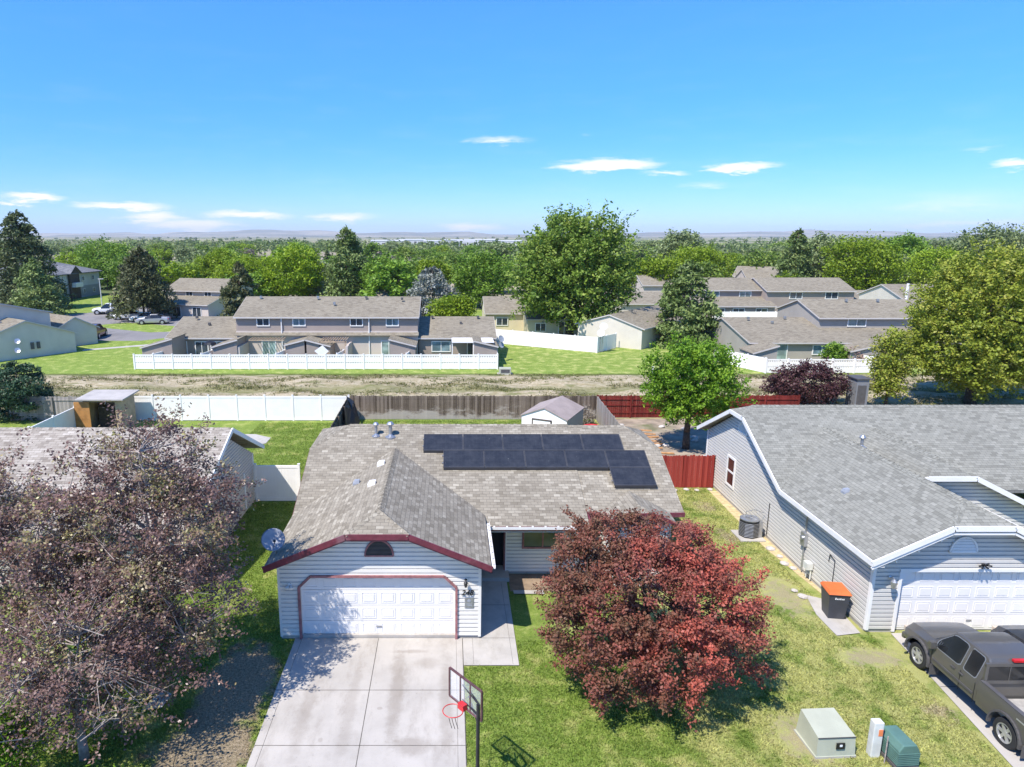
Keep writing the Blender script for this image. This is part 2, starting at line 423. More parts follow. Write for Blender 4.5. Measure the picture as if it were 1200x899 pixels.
def siding(mb, O, U, Nn, poly, step=.145, lap=.026, mi=0):
    """horizontal boards with a recessed groove over the convex polygon poly of (u, z); groove faces use material mi+1"""
    O = Vector(O); U = Vector(U); Nn = Vector(Nn)
    z0 = min(p[1] for p in poly); z1 = max(p[1] for p in poly); k = math.floor(z0/step)
    flip = U.cross(Vector((0,0,1))).dot(Nn) < 0
    def face(c, off, m):
        pts = [O+U*u+Vector((0,0,z))+Nn*off for u, z in c]; mb.poly(pts[::-1] if flip else pts, m)
    def ledge(c, z):
        lo = [u for u, zz in c if abs(zz-z) < 1e-4]
        if len(lo) >= 2:
            u0, u1 = min(lo), max(lo); B_ = O+Vector((0,0,z))
            mb.poly([B_+U*u0, B_+U*u1, B_+U*u1+Nn*lap, B_+U*u0+Nn*lap], mi)
    while k*step < z1:
        a = k*step; m_ = a+step*.66; b = a+step
        c = clip_band(poly, a, m_)
        if len(c) > 2: face(c, lap, mi); ledge(c, a); ledge(c, m_)
        c = clip_band(poly, m_, b)
        if len(c) > 2: face(c, .001, mi+1)  # recess takes the darker colour that stands in for shade
        k += 1

def window(parent, c, U, Nn, w, h, frame=None, pane=None, split='v', fw=.07, depth=.05, name='window', label=None):
    """window centred at c: frame ring standing proud of the wall; its pane a child"""
    c = Vector(c); U = Vector(U).normalized(); Nn = Vector(Nn).normalized(); Z = Vector((0,0,1))
    f = MB()
    def bar(u0, u1, z0, z1, d=depth):
        p = [c+U*u0+Z*z0, c+U*u1+Z*z0, c+U*u1+Z*z1, c+U*u0+Z*z1]
        f.prism([q-Nn*.02 for q in p], Nn*(d+.02))
    bar(-w/2, w/2, h/2-fw, h/2); bar(-w/2, w/2, -h/2, -h/2+fw)
    bar(-w/2, -w/2+fw, -h/2+fw, h/2-fw); bar(w/2-fw, w/2, -h/2+fw, h/2-fw)
    if split == 'v': bar(-fw*.35, fw*.35, -h/2+fw, h/2-fw, depth*.8)
    elif split == 'h': bar(-w/2+fw, w/2-fw, -fw*.4, fw*.4, depth*.8)
    fo = f.build(name, frame or M['trim_white'], parent)
    g = MB(); p = [c+U*a*(w/2-fw+.004)+Z*b*(h/2-fw+.004) for a, b in ((-1,-1),(1,-1),(1,1),(-1,1))]
    g.prism([q-Nn*.015 for q in p], Nn*(.015+depth*.35))
    g.build('pane', pane or M['glass'], fo)
    if label: fo['label'] = label
    return fo
# ------------------------------------------------------------------ vegetation
def leaf_mesh(name, cen, size, tint, mat, rng, up=.35, aspect=.55, tri=False):
    n = len(cen)
    nr = rng.normal(size=(n, 3)); nr[:, 2] = np.abs(nr[:, 2])+up
    nr /= np.linalg.norm(nr, axis=1)[:, None]
    a = np.cross(nr, rng.normal(size=(n, 3))); a /= np.linalg.norm(a, axis=1)[:, None]+1e-9
    b = np.cross(nr, a)
    s = size[:, None]
    if tri: P = np.stack([cen-b*s*aspect*.5, cen+b*s*aspect*.5, cen+a*s], 1); k = 3
    else: P = np.stack([cen-a*s*.5, cen+b*s*aspect*.5+a*s*.05, cen+a*s*.5, cen-b*s*aspect*.5+a*s*.05], 1); k = 4
    me = bpy.data.meshes.new(name)
    me.vertices.add(n*k); me.vertices.foreach_set('co', P.reshape(-1).astype('f'))
    me.loops.add(n*k); me.loops.foreach_set('vertex_index', np.arange(n*k, dtype='i'))
    me.polygons.add(n); me.polygons.foreach_set('loop_start', np.arange(0, n*k, k, dtype='i')); me.polygons.foreach_set('loop_total', np.full(n, k, dtype='i'))
    at = me.attributes.new('tint', 'FLOAT', 'FACE'); at.data.foreach_set('value', np.clip(tint, 0, 1).astype('f'))
    me.materials.append(mat); me.update()
    return me

def crown_points(rng, blobs, nclu, per, spread, shell=.62, flat=.75, spray=0.):
    """clusters in the outer part of a set of ellipsoids; per leaves around each"""
    bl = np.array(blobs, float); w = bl[:, 3]*bl[:, 4]*bl[:, 5]; w /= w.sum()
    out = []
    tries = 0
    while len(out) < nclu and tries < 40:
        k = rng.choice(len(bl), nclu, p=w); d = rng.normal(size=(nclu, 3)); d /= np.linalg.norm(d, axis=1)[:, None]
        r = shell+(1-shell)*rng.random(nclu)
        lump = 1+.10*np.sin(d[:, 0]*5+k)*np.cos(d[:, 1]*6+k*2)+.08*rng.normal(size=nclu)
        p = bl[k, :3]+d*(r*lump)[:, None]*bl[k, 3:6]
        inside = np.zeros(nclu, bool)
        for j in range(len(bl)):
            q = np.linalg.norm((p-bl[j, :3])/bl[j, 3:6], axis=1)
            inside |= (q < shell*.9) & (k != j)
        out += list(np.concatenate([p, d], 1)[~inside]); tries += 1
    C = np.array(out[:nclu]); D = C[:, 3:]; C = C[:, :3]; n = len(C)
    idx = np.repeat(np.arange(n), per)
    off = rng.normal(size=(n*per, 3))*spread; off[:, 2] *= flat
    if spray:
        dd = D+np.array([0, 0, .35]); dd /= np.linalg.norm(dd, axis=1)[:, None]; ln = (rng.random(n)**2*1.6+.5)[idx]*rng.random(n*per)
        off = off*(1.15-.5*np.minimum(1, ln))[:, None]*.85+dd[idx]*(ln*spray)[:, None]
    return C, C[idx]+off, idx

def limbs(mb, rng, base, top, r, targets, nmain=7, mi=0, twig=.012):
    """tapered trunk from base to top with bent limbs that fork towards the targets"""
    base = np.array(base, float); top = np.array(top, float)
    pts = [base+(top-base)*t+np.array([rng.normal()*.03, rng.normal()*.03, 0])*t*np.linalg.norm(top-base) for t in (0, .25, .5, .75, 1)]
    rr = [r*1.25, r, r*.8, r*.55, r*.3]
    for i in range(4): mb.tube(pts[i], pts[i+1], rr[i], rr[i+1], 8, mi)
    T = np.array(targets); idx = rng.permutation(len(T))
    main = T[idx[:nmain]]
    seg = []
    for q in main:
        t = .35+.6*rng.random(); s = base+(top-base)*t
        k1 = s+(q-s)*.4+np.array([0, 0, .12*np.linalg.norm(q-s)])
        q1 = s+(q-s)*.85
        mb.tube(s, k1, r*.42, r*.28, 6, mi, False); mb.tube(k1, q1, r*.28, r*.12, 6, mi, False)
        seg += [s*.4+k1*.6, k1, (k1+q1)/2, q1]
    S = np.array(seg)
    for q in T[idx[nmain:]]:
        d = np.linalg.norm(S-q, axis=1)+.6*np.linalg.norm(S-np.array([base[0], base[1], base[2]]), axis=1)*0
        s = S[np.argmin(d)]; m = (s+q)/2+rng.normal(size=3)*.06*np.linalg.norm(q-s)
        mb.tube(s, m, twig*1.8, twig*1.2, 4, mi, False); mb.tube(m, q, twig*1.2, twig*.5, 4, mi, False)

def leafy(name, seed, blobs, nclu, per, spread, size, mat, bark, trunk_r, H, base=(0,0,0), top=None, nmain=7, ntw=60, shell=.62, twig=.012, tintfn=None, label=None, cat='tree', group=None, loc=(0,0,0), flat=.75, extra=None, aspect=.6, up=.35, spray=0.):
    rng = np.random.default_rng(seed)
    rt = root(name, loc, label, cat, group, local=True)
    C, P, idx = crown_points(rng, blobs, nclu, per, spread, shell, flat, spray)
    ct = rng.random(len(C)); tint = .6*ct[idx]+.4*rng.random(len(P))
    if tintfn is not None: tint = tintfn(P, tint, rng)
    me = leaf_mesh('crown', P, size*(.65+.7*rng.random(len(P))), tint, mat, rng, up=up, aspect=aspect)
    o = bpy.data.objects.new('crown', me); COL.objects.link(o); o.parent = rt
    mb = MB(); tg = C[rng.permutation(len(C))[:ntw]]
    limbs(mb, rng, base, top if top is not None else (0, 0, H*.6), trunk_r, tg, nmain, 0, twig)
    if extra: extra(mb, rng, C)
    mb.build('trunk', bark, rt, smooth=True)
    return rt

def conifer(name, seed, H, Rb, mat, bark, n=9000, size=.35, z0=.08, power=.85, droop=.25, gap=.3, label=None, group=None, loc=(0,0,0), cat='tree', round_top=0.):
    rng = np.random.default_rng(seed)
    rt = root(name, loc, label, cat, group, local=True)
    P = []; T = []; mb = MB(); mb.tube((0,0,0), (0,0,H*.97), max(.12, H*.018), .03, 7)
    nb = int(26+H*7); per = n//nb
    for i in range(nb):
        t = z0+(1-z0)*((i+rng.random())/nb); z = t*H
        r = Rb*((1-t)**power)*(.72+.5*rng.random())
        if round_top: r = Rb*(max(0, 1-((t-.42)/.58)**2 if t > .42 else 1-.35*((.42-t)/.42)**2))**.5*(.8+.25*rng.random())
        r = max(r, .15); a = rng.random()*2*math.pi
        k = max(6, int(per*(.4+1.2*(1-t))))
        u = .18+.82*rng.random(k)**.75
        w = .30*r*(1-u*.45)*rng.normal(size=k)
        x = u*r; zz = z-droop*r*u*u+.10*r*u+rng.normal(size=k)*.05*r+abs(rng.normal(size=k))*.02*H
        P.append(np.stack([x*math.cos(a)-w*math.sin(a), x*math.sin(a)+w*math.cos(a), zz], 1)); T.append(np.clip(rng.random()*.6+.4*rng.random(k), 0, 1))
        if rng.random() < .6: mb.tube((0,0,z), (r*.8*math.cos(a), r*.8*math.sin(a), z-droop*r*.6), .035, .012, 4, 0, False)
    P = np.concatenate(P); T = np.concatenate(T)
    me = leaf_mesh('crown', P, size*(.6+.8*rng.random(len(P))), T, mat, rng, up=.2, aspect=.45)
    o = bpy.data.objects.new('crown', me); COL.objects.link(o); o.parent = rt
    mb.build('trunk', bark, rt, smooth=True)
    return rt

LF = {}
LF['red'] = leaf('leaf_red_maple', (.135, .090, .048), (.265, .090, .065), (.50, .12, .082), .28)
LF['plum'] = leaf('leaf_crabapple', (.150, .093, .080), (.335, .205, .172), (.43, .42, .15), .3, .36)
LF['plumdk'] = leaf('leaf_dark_plum', (0.045, 0.021, 0.026), (0.090, 0.038, 0.042), (0.165, 0.075, 0.068), .2)
LF['bright'] = leaf('leaf_bright_green', (0.086, 0.178, 0.013), (0.162, 0.292, 0.022), (0.270, 0.410, 0.038), .35)
LF['green'] = leaf('leaf_mid_green', (0.088, 0.170, 0.019), (0.157, 0.276, 0.030), (0.281, 0.406, 0.054), .3)
LF['cotton'] = leaf('leaf_cottonwood', (0.083, 0.151, 0.022), (0.173, 0.266, 0.037), (0.360, 0.431, 0.094), .32)
LF['lime'] = leaf('leaf_lime', (0.140, 0.220, 0.014), (0.228, 0.335, 0.017), (0.341, 0.426, 0.034), .35)
LF['olive'] = leaf('leaf_olive_maple', (.155, .205, .022), (.30, .35, .045), (.47, .42, .10), .32)
LF['grey'] = leaf('leaf_grey_green', (0.123, 0.168, 0.062), (0.213, 0.265, 0.106), (0.343, 0.405, 0.188), .25)
LF['needle'] = leaf('needle_dark', (0.047, 0.070, 0.027), (0.088, 0.119, 0.046), (0.176, 0.196, 0.081), .15)
LF['needle_br'] = leaf('needle_brownish', (.055, .066, .026), (.105, .118, .05), (.21, .195, .09), .15)
LF['needle_bl'] = leaf('needle_blue', (0.127, 0.144, 0.121), (0.218, 0.236, 0.201), (0.356, 0.368, 0.322), .12)
LF['needle_gn'] = leaf('needle_green', (0.078, 0.121, 0.034), (0.155, 0.217, 0.061), (0.279, 0.333, 0.115), .15)
LF['juniper'] = leaf('needle_juniper', (0.026, 0.062, 0.031), (0.048, 0.102, 0.050), (0.096, 0.174, 0.084), .12)
LF['blossom'] = leaf('leaf_pale_bush', (.16, .13, .10), (.26, .22, .17), (.38, .34, .28), .25)
LF['weed'] = leaf('weed_tufts', (.10, .12, .03), (.19, .19, .06), (.36, .31, .17), .3)

# --- near trees -----------------------------------------------------
def red_tint(P, t, rng):
    # brownish-green leaves on the left side of the crown, scarlet on the right and low front
    s = .5+.5*np.tanh((P[:, 0]*.9-P[:, 1]*.2+.1+1.0*np.sin(P[:, 2]*1.9+P[:, 1]*1.3)*np.cos(P[:, 0]*1.7))*1.1)
    return np.clip(.0+.50*t+s*(.12+.50*t)+.06*rng.normal(size=len(t)), 0, 1)
leafy('red_leaf_tree', 11, [(0,0,2.9,2.3,2.2,1.45),(-1.55,-.6,2.5,1.35,1.3,1.15),(1.75,.1,2.6,1.4,1.4,1.15),(.35,-1.55,2.0,1.35,1.05,.95),(-.6,.8,3.75,1.35,1.3,1.0),(.8,.6,3.65,1.3,1.3,1.0),(-1.3,.5,3.3,1.35,1.2,1.1),(1.0,-1.0,3.0,1.2,1.1,1.0),(2.0,-.7,1.7,.95,.9,.75),(-1.2,-1.5,1.7,1.15,.9,.8),(-.2,-.6,3.5,1.0,.9,.85),(.0,-.9,2.7,1.2,.9,1.0)],
      640, 132, .145, .086, LF['red'], M['bark'], .13, 5.6, top=(0,0,3.2), nmain=10, ntw=220, shell=.68, tintfn=red_tint, spray=.38,
      label='large round tree with dark red leaves on the front lawn', loc=(5.5, 17.3, 0))
def twigs(mb, rng, C):
    # bare pale twigs sticking out through the thin foliage
    for i in range(210):
        c = C[rng.integers(len(C))]; d = np.array([c[0], c[1], 0])+rng.normal(size=3)*.8; d /= np.linalg.norm(d)+1e-6; d[2] = abs(d[2])*.5+.3*rng.random()
        a = c-d*(.5+.5*rng.random()); b = c+d*(.2+.4*rng.random()); m = (a+b)/2+rng.normal(size=3)*.06
        mb.tube(a, m, .013, .009, 4, 0, False); mb.tube(m, b, .009, .004, 4, 0, False)
        for j in range(2):
            e = m+(b-m)*rng.random()+rng.normal(size=3)*.22; mb.tube(m+(b-m)*.3, e, .007, .003, 4, 0, False)
def plum_tint(P, t, rng):
    g = (np.sin(P[:, 0]*2.3+1)*np.cos(P[:, 2]*2.1+P[:, 1]*1.7)+.06*P[:, 2]+.5*rng.normal(size=len(t))) > .75
    return np.clip(.55*t+g*(.35+.25*rng.random(len(t))), 0, 1)
crab = dict(mat=LF['plum'], bark=M['bark_pale'], tintfn=plum_tint, extra=twigs)
leafy('crabapple_tree', 21, [(-.2,0,4.7,2.2,2.1,2.1),(.1,.3,6.6,1.4,1.4,1.3),(-1.1,.4,6.0,1.4,1.5,1.2),(1.0,-.3,5.1,1.25,1.3,1.2),(1.1,-.7,3.4,1.3,1.2,1.1),(-.8,-1.2,3.0,1.7,1.4,1.2),(.5,-1.4,2.2,1.4,1.1,.9),(1.2,.6,5.9,.9,.9,.8)],
      780, 58, .14, .088, crab['mat'], crab['bark'], .14, 8, base=(-.7,-.1,0), top=(.0,0,5), nmain=11, ntw=300, shell=.42, tintfn=plum_tint, extra=twigs, twig=.012, spray=.45,
      label='tall purple-leaved crabapple tree with bare twigs beside the driveway', loc=(-7.9, 17.2, 0))
leafy('crabapple_tree', 22, [(0,0,4.2,2.5,2.3,2.1),(-.8,.3,5.6,1.6,1.6,1.2),(1.0,-.4,4.9,1.5,1.6,1.2),(.2,-1.2,2.8,1.8,1.4,1.1)],
      560, 58, .14, .088, crab['mat'], crab['bark'], .13, 7, top=(0,0,4.4), nmain=8, ntw=220, shell=.42, tintfn=plum_tint, extra=twigs, twig=.012, spray=.45,
      label='purple-leaved crabapple tree at the left edge, before the tan shingle roof', loc=(-11.6, 16.9, 0))
leafy('crabapple_tree', 23, [(0,0,2.9,1.75,1.8,1.5),(-1.1,-.9,2.1,1.5,1.4,1.2),(.5,.9,3.4,1.5,1.3,1.2),(1.0,-.3,2.0,1.3,1.2,.9)],
      420, 56, .14, .086, crab['mat'], crab['bark'], .10, 5, top=(0,0,2.9), nmain=7, ntw=170, shell=.4, tintfn=plum_tint, extra=twigs, twig=.011, spray=.55,
      label='lowest purple-leaved crabapple tree in the bottom left corner of the view', loc=(-9.0, 14.5, 0))
leafy('green_shrub', 24, [(0,0,1.4,.55,.6,.9),(-.1,0,2.0,.4,.4,.5)], 110, 40, .12, .09, LF['bright'], M['bark'], .03, 1.5, top=(0,0,.8), nmain=4, ntw=20,
      label='bright green shrub under the crabapples at the left edge', cat='shrub', loc=(-9.85, 13.1, 0))
leafy('green_shrub', 25, [(0,0,.55,.8,.6,.55)], 70, 40, .12, .09, LF['bright'], M['bark'], .03, 1.5, top=(0,0,.6), nmain=4, ntw=20,
      label='low yellow-green shrub at the bottom edge under the crabapples', cat='shrub', loc=(-8.0, 12.6, 0))
leafy('green_tree', 31, [(0,0,4.1,2.5,2.3,1.8),(-.9,-.3,5.2,1.6,1.6,1.3),(.9,.2,5.1,1.7,1.6,1.3),(1.3,-.4,3.4,1.5,1.4,1.1),(-1.3,-.5,3.5,1.4,1.4,1.1),(.3,-.9,2.6,1.7,1.2,.9)],
      520, 55, .20, .17, LF['bright'], M['bark'], .2, 6.8, top=(0,0,4.2), nmain=9, ntw=110, shell=.5, spray=.5,
      label='bright green leafy tree in the backyard behind the red fence', loc=(14.3, 39.6, 0))
def olive_tint(P, t, rng):
    return np.clip(t*.75+.10*P[:, 2]/10-.05+.25*(rng.random(len(t)) < .25)*t, 0, 1)
leafy('maple_tree', 41, [(0,0,6.2,4.3,4.0,3.9),(-2.2,-.6,4.4,2.6,2.6,2.4),(2.6,-.8,4.6,3.0,2.6,2.6),(.4,.2,8.8,3.0,3.0,2.5),(2.8,.5,7.4,2.8,2.8,2.8),(-.5,-1.6,3.6,2.9,2.2,1.9)],
      1900, 40, .25, .23, LF['olive'], M['bark'], .35, 11.5, top=(0,0,7), nmain=12, ntw=120, shell=.68, tintfn=olive_tint, spray=.9,
      label='huge yellow-green maple with reddish tips at the right edge', loc=(39.6, 50.5, 0))
leafy('slender_tree', 42, [(0,0,3.6,1.5,1.4,1.9),(.2,0,5.0,1.0,1.0,1.1),(-.3,-.4,1.9,1.3,1.2,1.2)],
      260, 36, .22, .2, LF['olive'], M['bark'], .1, 6, top=(0,0,4), nmain=7, ntw=60, shell=.35,
      label='thin see-through green tree left of the huge maple', loc=(32.6, 49.6, 0))
leafy('plum_tree', 43, [(0,0,1.7,2.9,1.9,1.4),(-1.6,0,1.7,1.4,1.2,1.0),(1.7,.1,1.7,1.7,1.2,1.1),(.3,0,2.7,1.4,1.2,.9)],
      340, 40, .2, .17, LF['plumdk'], M['bark'], .12, 3.5, top=(0,0,1.9), nmain=8, ntw=60,
      label='low dark purple plum tree behind the grey shingle roof', loc=(26.6, 49.8, 0))
conifer('juniper_bush', 44, 3.9, 2.3, LF['juniper'], M['bark'], 15000, .2, z0=.02, droop=.1, round_top=1., label='rounded dark green juniper by the left yard fence', cat='shrub', loc=(-30.2, 46.6, 0))

# --- middle distance, trees that stand out one by one ----------------
leafy('cottonwood_tree', 51, [(0,0,8.5,6.0,5.5,4.6),(-3.2,0,6.6,3.6,3.6,3.4),(3.4,0,6.4,3.6,3.4,3.2),(-1.6,0,12.0,3.0,3.0,2.9),(2.7,.2,12.3,3.1,3.0,2.7),(.3,.3,10.6,4.0,3.5,3.6),(0,-2.6,4.6,4.4,2.6,2.6),(4.3,0,9.6,2.6,2.6,2.4),(-4.2,0,9.6,2.3,2.3,2.1)],
      1500, 32, .42, .40, LF['cotton'], M['bark'], .42, 15.5, top=(.4,0,11), nmain=14, ntw=150, shell=.55, twig=.03, spray=1.5,
      label='towering cottonwood tree over the white vinyl fence, tallest in view', loc=(15.2, 86, 0))
conifer('spruce_tree', 52, 16.2, 6.8, LF['needle'], M['bark'], 18000, .6, z0=.04, power=.5, label='tallest dark pine at the far left of the skyline', loc=(-74, 120, 0))
conifer('spruce_tree', 53, 9.0, 4.6, LF['needle_gn'], M['bark'], 8000, .5, z0=.04, power=.55, label='shorter broad green pine in front of the tallest left pine', loc=(-65.5, 109, 0))
conifer('spruce_tree', 54, 10.6, 5.2, LF['needle_br'], M['bark'], 14000, .5, z0=.18, power=.38, droop=.42, label='brownish spruce standing beside the parked cars', loc=(-46.6, 104, 0))
conifer('spruce_tree', 55, 8.9, 4.0, LF['needle_br'], M['bark'], 8000, .5, z0=.04, power=.6, label='olive-brown spruce between the small townhouse and the two-storey roof', loc=(-28.4, 93, 0))
conifer('spruce_tree', 56, 13.6, 5.6, LF['needle_gn'], M['bark'], 15000, .6, z0=.04, power=.45, round_top=0, label='tall broad pine behind the long two-storey roof', loc=(-18.5, 124, 0))
conifer('spruce_tree', 57, 8.6, 3.7, LF['needle_bl'], M['bark'], 9000, .42, z0=.02, power=.5, round_top=1., label='pale blue-grey spruce behind the right end of the long townhouse', loc=(-2.2, 87, 0))
leafy('round_tree', 58, [(0,0,3.6,2.6,2.4,2.0),(-.9,0,2.8,1.6,1.5,1.4),(1.0,0,4.2,1.5,1.5,1.4)], 260, 40, .3, .3, LF['lime'], M['bark'], .14, 5.8, top=(0,0,3.8), shell=.6,
      label='small yellow-green tree in front of the blue-grey spruce', loc=(.3, 82, 0))
conifer('spruce_tree', 59, 9.4, 4.4, LF['needle_gn'], M['bark'], 14000, .45, z0=.02, power=.42, label='bushy grey-green pine right of the cottonwood', loc=(27.3, 79, 0))
rp = dict(bark=M['bark'])
proto = {}
def mk(nm, seed, lf, H, W, ncl=230, per=30, label='', sz=.42, loc=(0,0,0), name='broadleaf_tree', group=None):
    rng = random.Random(seed); b = [(0, 0, H*.56, W*.40, W*.40, H*.40)]
    for i in range(6):
        a = rng.random()*6.28; d = W*.22*rng.random()+W*.08; z = H*(.38+.38*rng.random()); r = W*(.17+.10*rng.random())
        b.append((d*math.cos(a), d*math.sin(a), z, r*1.15, r*1.15, r*1.05))
    return leafy(name, seed, b, ncl, per, W*.055, sz, lf, M['bark'], .18+.01*H, H, top=(0,0,H*.66), nmain=8, ntw=50, shell=.58, twig=.03, spray=W*.07, label=label, loc=loc, group=group)
def midtree(x, y, H, W, lf, seed, label, ncl=300, per=34, sz=.45, nm='broadleaf_tree'):
    return mk(nm, seed, LF[lf], H, W, ncl, per, label, sz, (x, y, 0))
midtree(6.3, 122, 9.6, 12.5, 'green', 61, 'wide mid-green tree left of the cottonwood behind cream house', 420)
midtree(-28.4, 124, 10.4, 11.5, 'lime', 62, 'rounded yellow-green tree just left of the tall broad pine', 420)
midtree(-10.5, 118, 8.6, 10, 'green', 63, 'mid-green tree directly right of the tall broad pine', 380)
midtree(-4.0, 128, 8.6, 7.5, 'lime', 64, 'small lime-yellow tree above the blue-grey spruce')
midtree(76, 126, 12.0, 14.5, 'lime', 65, 'big bright yellow-green tree behind the right townhouses', 520)
midtree(53, 150, 10.6, 14, 'lime', 66, 'bright green dome-shaped tree right of the cottonwood', 480)
midtree(60, 182, 14, 12.5, 'grey', 67, 'tall grey-green tree behind the bright dome-shaped tree', 380, sz=.6)
midtree(75.5, 142, 13.2, 11, 'grey', 68, 'tall grey-green tree beside the dark spire-like spruce', 420, sz=.5)
conifer('spruce_tree', 69, 13.4, 4.9, LF['needle_gn'], M['bark'], 10000, .6, z0=.04, power=.5, label='dark spire-like spruce behind the right townhouse ridge', loc=(65.4, 131, 0))
midtree(116, 150, 14.2, 20, 'grey', 70, 'broad sage-green tree above the huge maple on the right horizon', 520, sz=.6)
midtree(113, 172, 12.8, 13, 'green', 71, 'dark green round tree standing on the right horizon', 340, sz=.6)
midtree(106, 150, 9.5, 13, 'lime', 72, 'lime-green tree left of the huge maple', 360)
midtree(-68, 150, 8.6, 13, 'green', 73, 'green tree behind the grey apartment block')
midtree(-82, 165, 10.2, 14, 'green', 74, 'large green tree behind the left pines')
midtree(-56.5, 158, 9.2, 11, 'grey', 75, 'soft grey-green tree right of the apartment block')
midtree(-49, 150, 9.6, 12, 'lime', 76, 'bright green tree behind the brownish spruce', 360)
midtree(-42, 140, 8.8, 12, 'lime', 77, 'yellow-green tree left of the olive-brown spruce', 380)
midtree(-36, 160, 9.8, 13, 'green', 78, 'green tree above the small left townhouse', 360)
midtree(57.5, 118, 6.2, 6, 'lime', 79, 'small bright tree at the left end of the far townhouse row')
midtree(36.2, 124, 8.6, 9, 'lime', 80, 'yellow-lime tree between the cottonwood and the bushy pine')
midtree(29, 132, 7.4, 8, 'plumdk', 81, 'dark purple-leaved tree just right of the cottonwood')
midtree(-13.5, 150, 8.6, 9, 'blossom', 82, 'pale flowering tree behind the long townhouse roof')
midtree(20, 140, 9.2, 10, 'green', 83, 'green tree behind the cottonwood crown')
leafy('garden_shrub', 84, [(0,0,1.3,1.0,.9,1.1)], 90, 30, .2, .22, LF['green'], M['bark'], .05, 2.4, top=(0,0,1.3), nmain=4, ntw=15, label='green shrub inside the right white fence', cat='shrub', loc=(37.7, 66, 0))
leafy('garden_shrub', 85, [(0,0,.9,1.2,.9,.8)], 90, 30, .2, .22, LF['plum'], M['bark'], .05, 2, top=(0,0,1.), nmain=4, ntw=15, label='reddish shrub beside the green shrub inside the right white fence', cat='shrub', loc=(39.6, 66, 0))
# --- belt of trees beyond: prototypes copied --------------------------
BG = 'belt of trees beyond the townhouses'
kinds = [('green', 'mid-green rounded tree in the belt beyond the townhouses', 9, 10), ('lime', 'yellow-green rounded tree in the belt beyond the townhouses', 8.5, 10),
         ('grey', 'grey-green loose tree in the belt beyond the townhouses', 10, 10), ('cotton', 'olive-green rounded tree in the belt beyond the townhouses', 10, 11),
         ('blossom', 'pale blossoming tree in the belt beyond the townhouses', 7.5, 8)]
protos = []
for i, (lf, lb, H, W) in enumerate(kinds):
    for j in range(2 if i < 4 else 1):
        protos.append((mk('broadleaf_tree', 100+i*7+j, LF[lf], H, W, 190, 22, lb, .62, (0, 0, 0), group=BG+', '+lf), i))
protos.append((conifer('spruce_tree', 140, 11, 3.4, LF['needle'], M['bark'], 3500, .8, z0=.04, power=.6, label='dark conifer in the belt beyond the townhouses', group=BG+', conifers'), 5))
KEEP = []      # rectangles kept clear (x0,x1,y0,y1)
for r in ((-95,-33,80,120), (-90,-60,125,152), (-35,-18,92,112), (-2,62,84,128), (62,100,60,122), (-30,8,60,92), (22,70,55,84)): KEEP.append(r)
used = {}
rb = random.Random(5)
spots = []
y = 118.
while y < 420:
    half = y*.86
    n = int(9+y*.045)
    for k in range(n):
        x = -half*.80+(k+rb.random())*(half*1.82)/n; yy = y+rb.uniform(-6, 6)
        if any(a-3 < x < b+3 and c-3 < yy < d+3 for a, b, c, d in KEEP): continue
        if rb.random() < .12: continue
        spots.append((x, yy))
    y *= 1.125
for i, (x, y) in enumerate(spots[:290]):
    w = rb.choices(range(len(protos)), [3, 3, 2, 2, 3, 3, 3, 3, 1, 3])[0]
    src, kd = protos[w]
    c = copy_tree(src) if w in used else src
    used[w] = 1
    c.location = (x, y, 0); s = rb.uniform(.72, 1.08)*(1 if y < 200 else 1.12); c.scale = (s*rb.uniform(.95, 1.25), s*rb.uniform(.95, 1.2), s*rb.uniform(.75, .92)); c.rotation_euler[2] = rb.random()*6.28
# --- the far wood: one mass -----------------------------------------
rng = np.random.default_rng(77)
nt_ = 4600
yy = 430*np.exp(rng.random(nt_)*2.35); xx = (rng.random(nt_)*1.9-.86)*yy*.86
keepm = ~((yy > 640) & (yy < 1150) & (xx > -.13*yy) & (xx < .15*yy) & (rng.random(nt_) < .72)) & (rng.random(nt_) < np.clip(1.25-yy/1300, .16, 1)) & ~((np.sin(xx/170+yy/400)*np.cos(yy/260-xx/500) > .12) & (yy > 560))
xx = xx[keepm]; yy = yy[keepm]; nt_ = len(xx)
hh = rng.uniform(4.5, 9.5, nt_); ww = rng.uniform(7, 14, nt_)*(yy/600)**.25
K = 46; idx = np.repeat(np.arange(nt_), K)
d = rng.normal(size=(nt_*K, 3)); d /= np.linalg.norm(d, axis=1)[:, None]; r = rng.uniform(.6, 1., nt_*K)[:, None]; d = d*r
P = np.stack([xx[idx]+d[:, 0]*ww[idx]*.5, yy[idx]+d[:, 1]*ww[idx]*.5, hh[idx]*.55+d[:, 2]*hh[idx]*.45], 1)
tt = rng.random(nt_)[idx]*.75+.25*rng.random(nt_*K)
LF['far'] = leaf('leaf_far_wood', (0.086, 0.143, 0.039), (0.172, 0.239, 0.065), (0.343, 0.374, 0.169), .25)
me = leaf_mesh('distant_woods', P, (1.9*(yy[idx]/500)**.5)*rng.uniform(.7, 1.3, len(P)), tt, LF['far'], rng, aspect=.8)
o = bpy.data.objects.new('distant_woods', me); COL.objects.link(o); tag(o, 'hazy green woods reaching to the foot of the far hills', 'woods', kind='stuff')

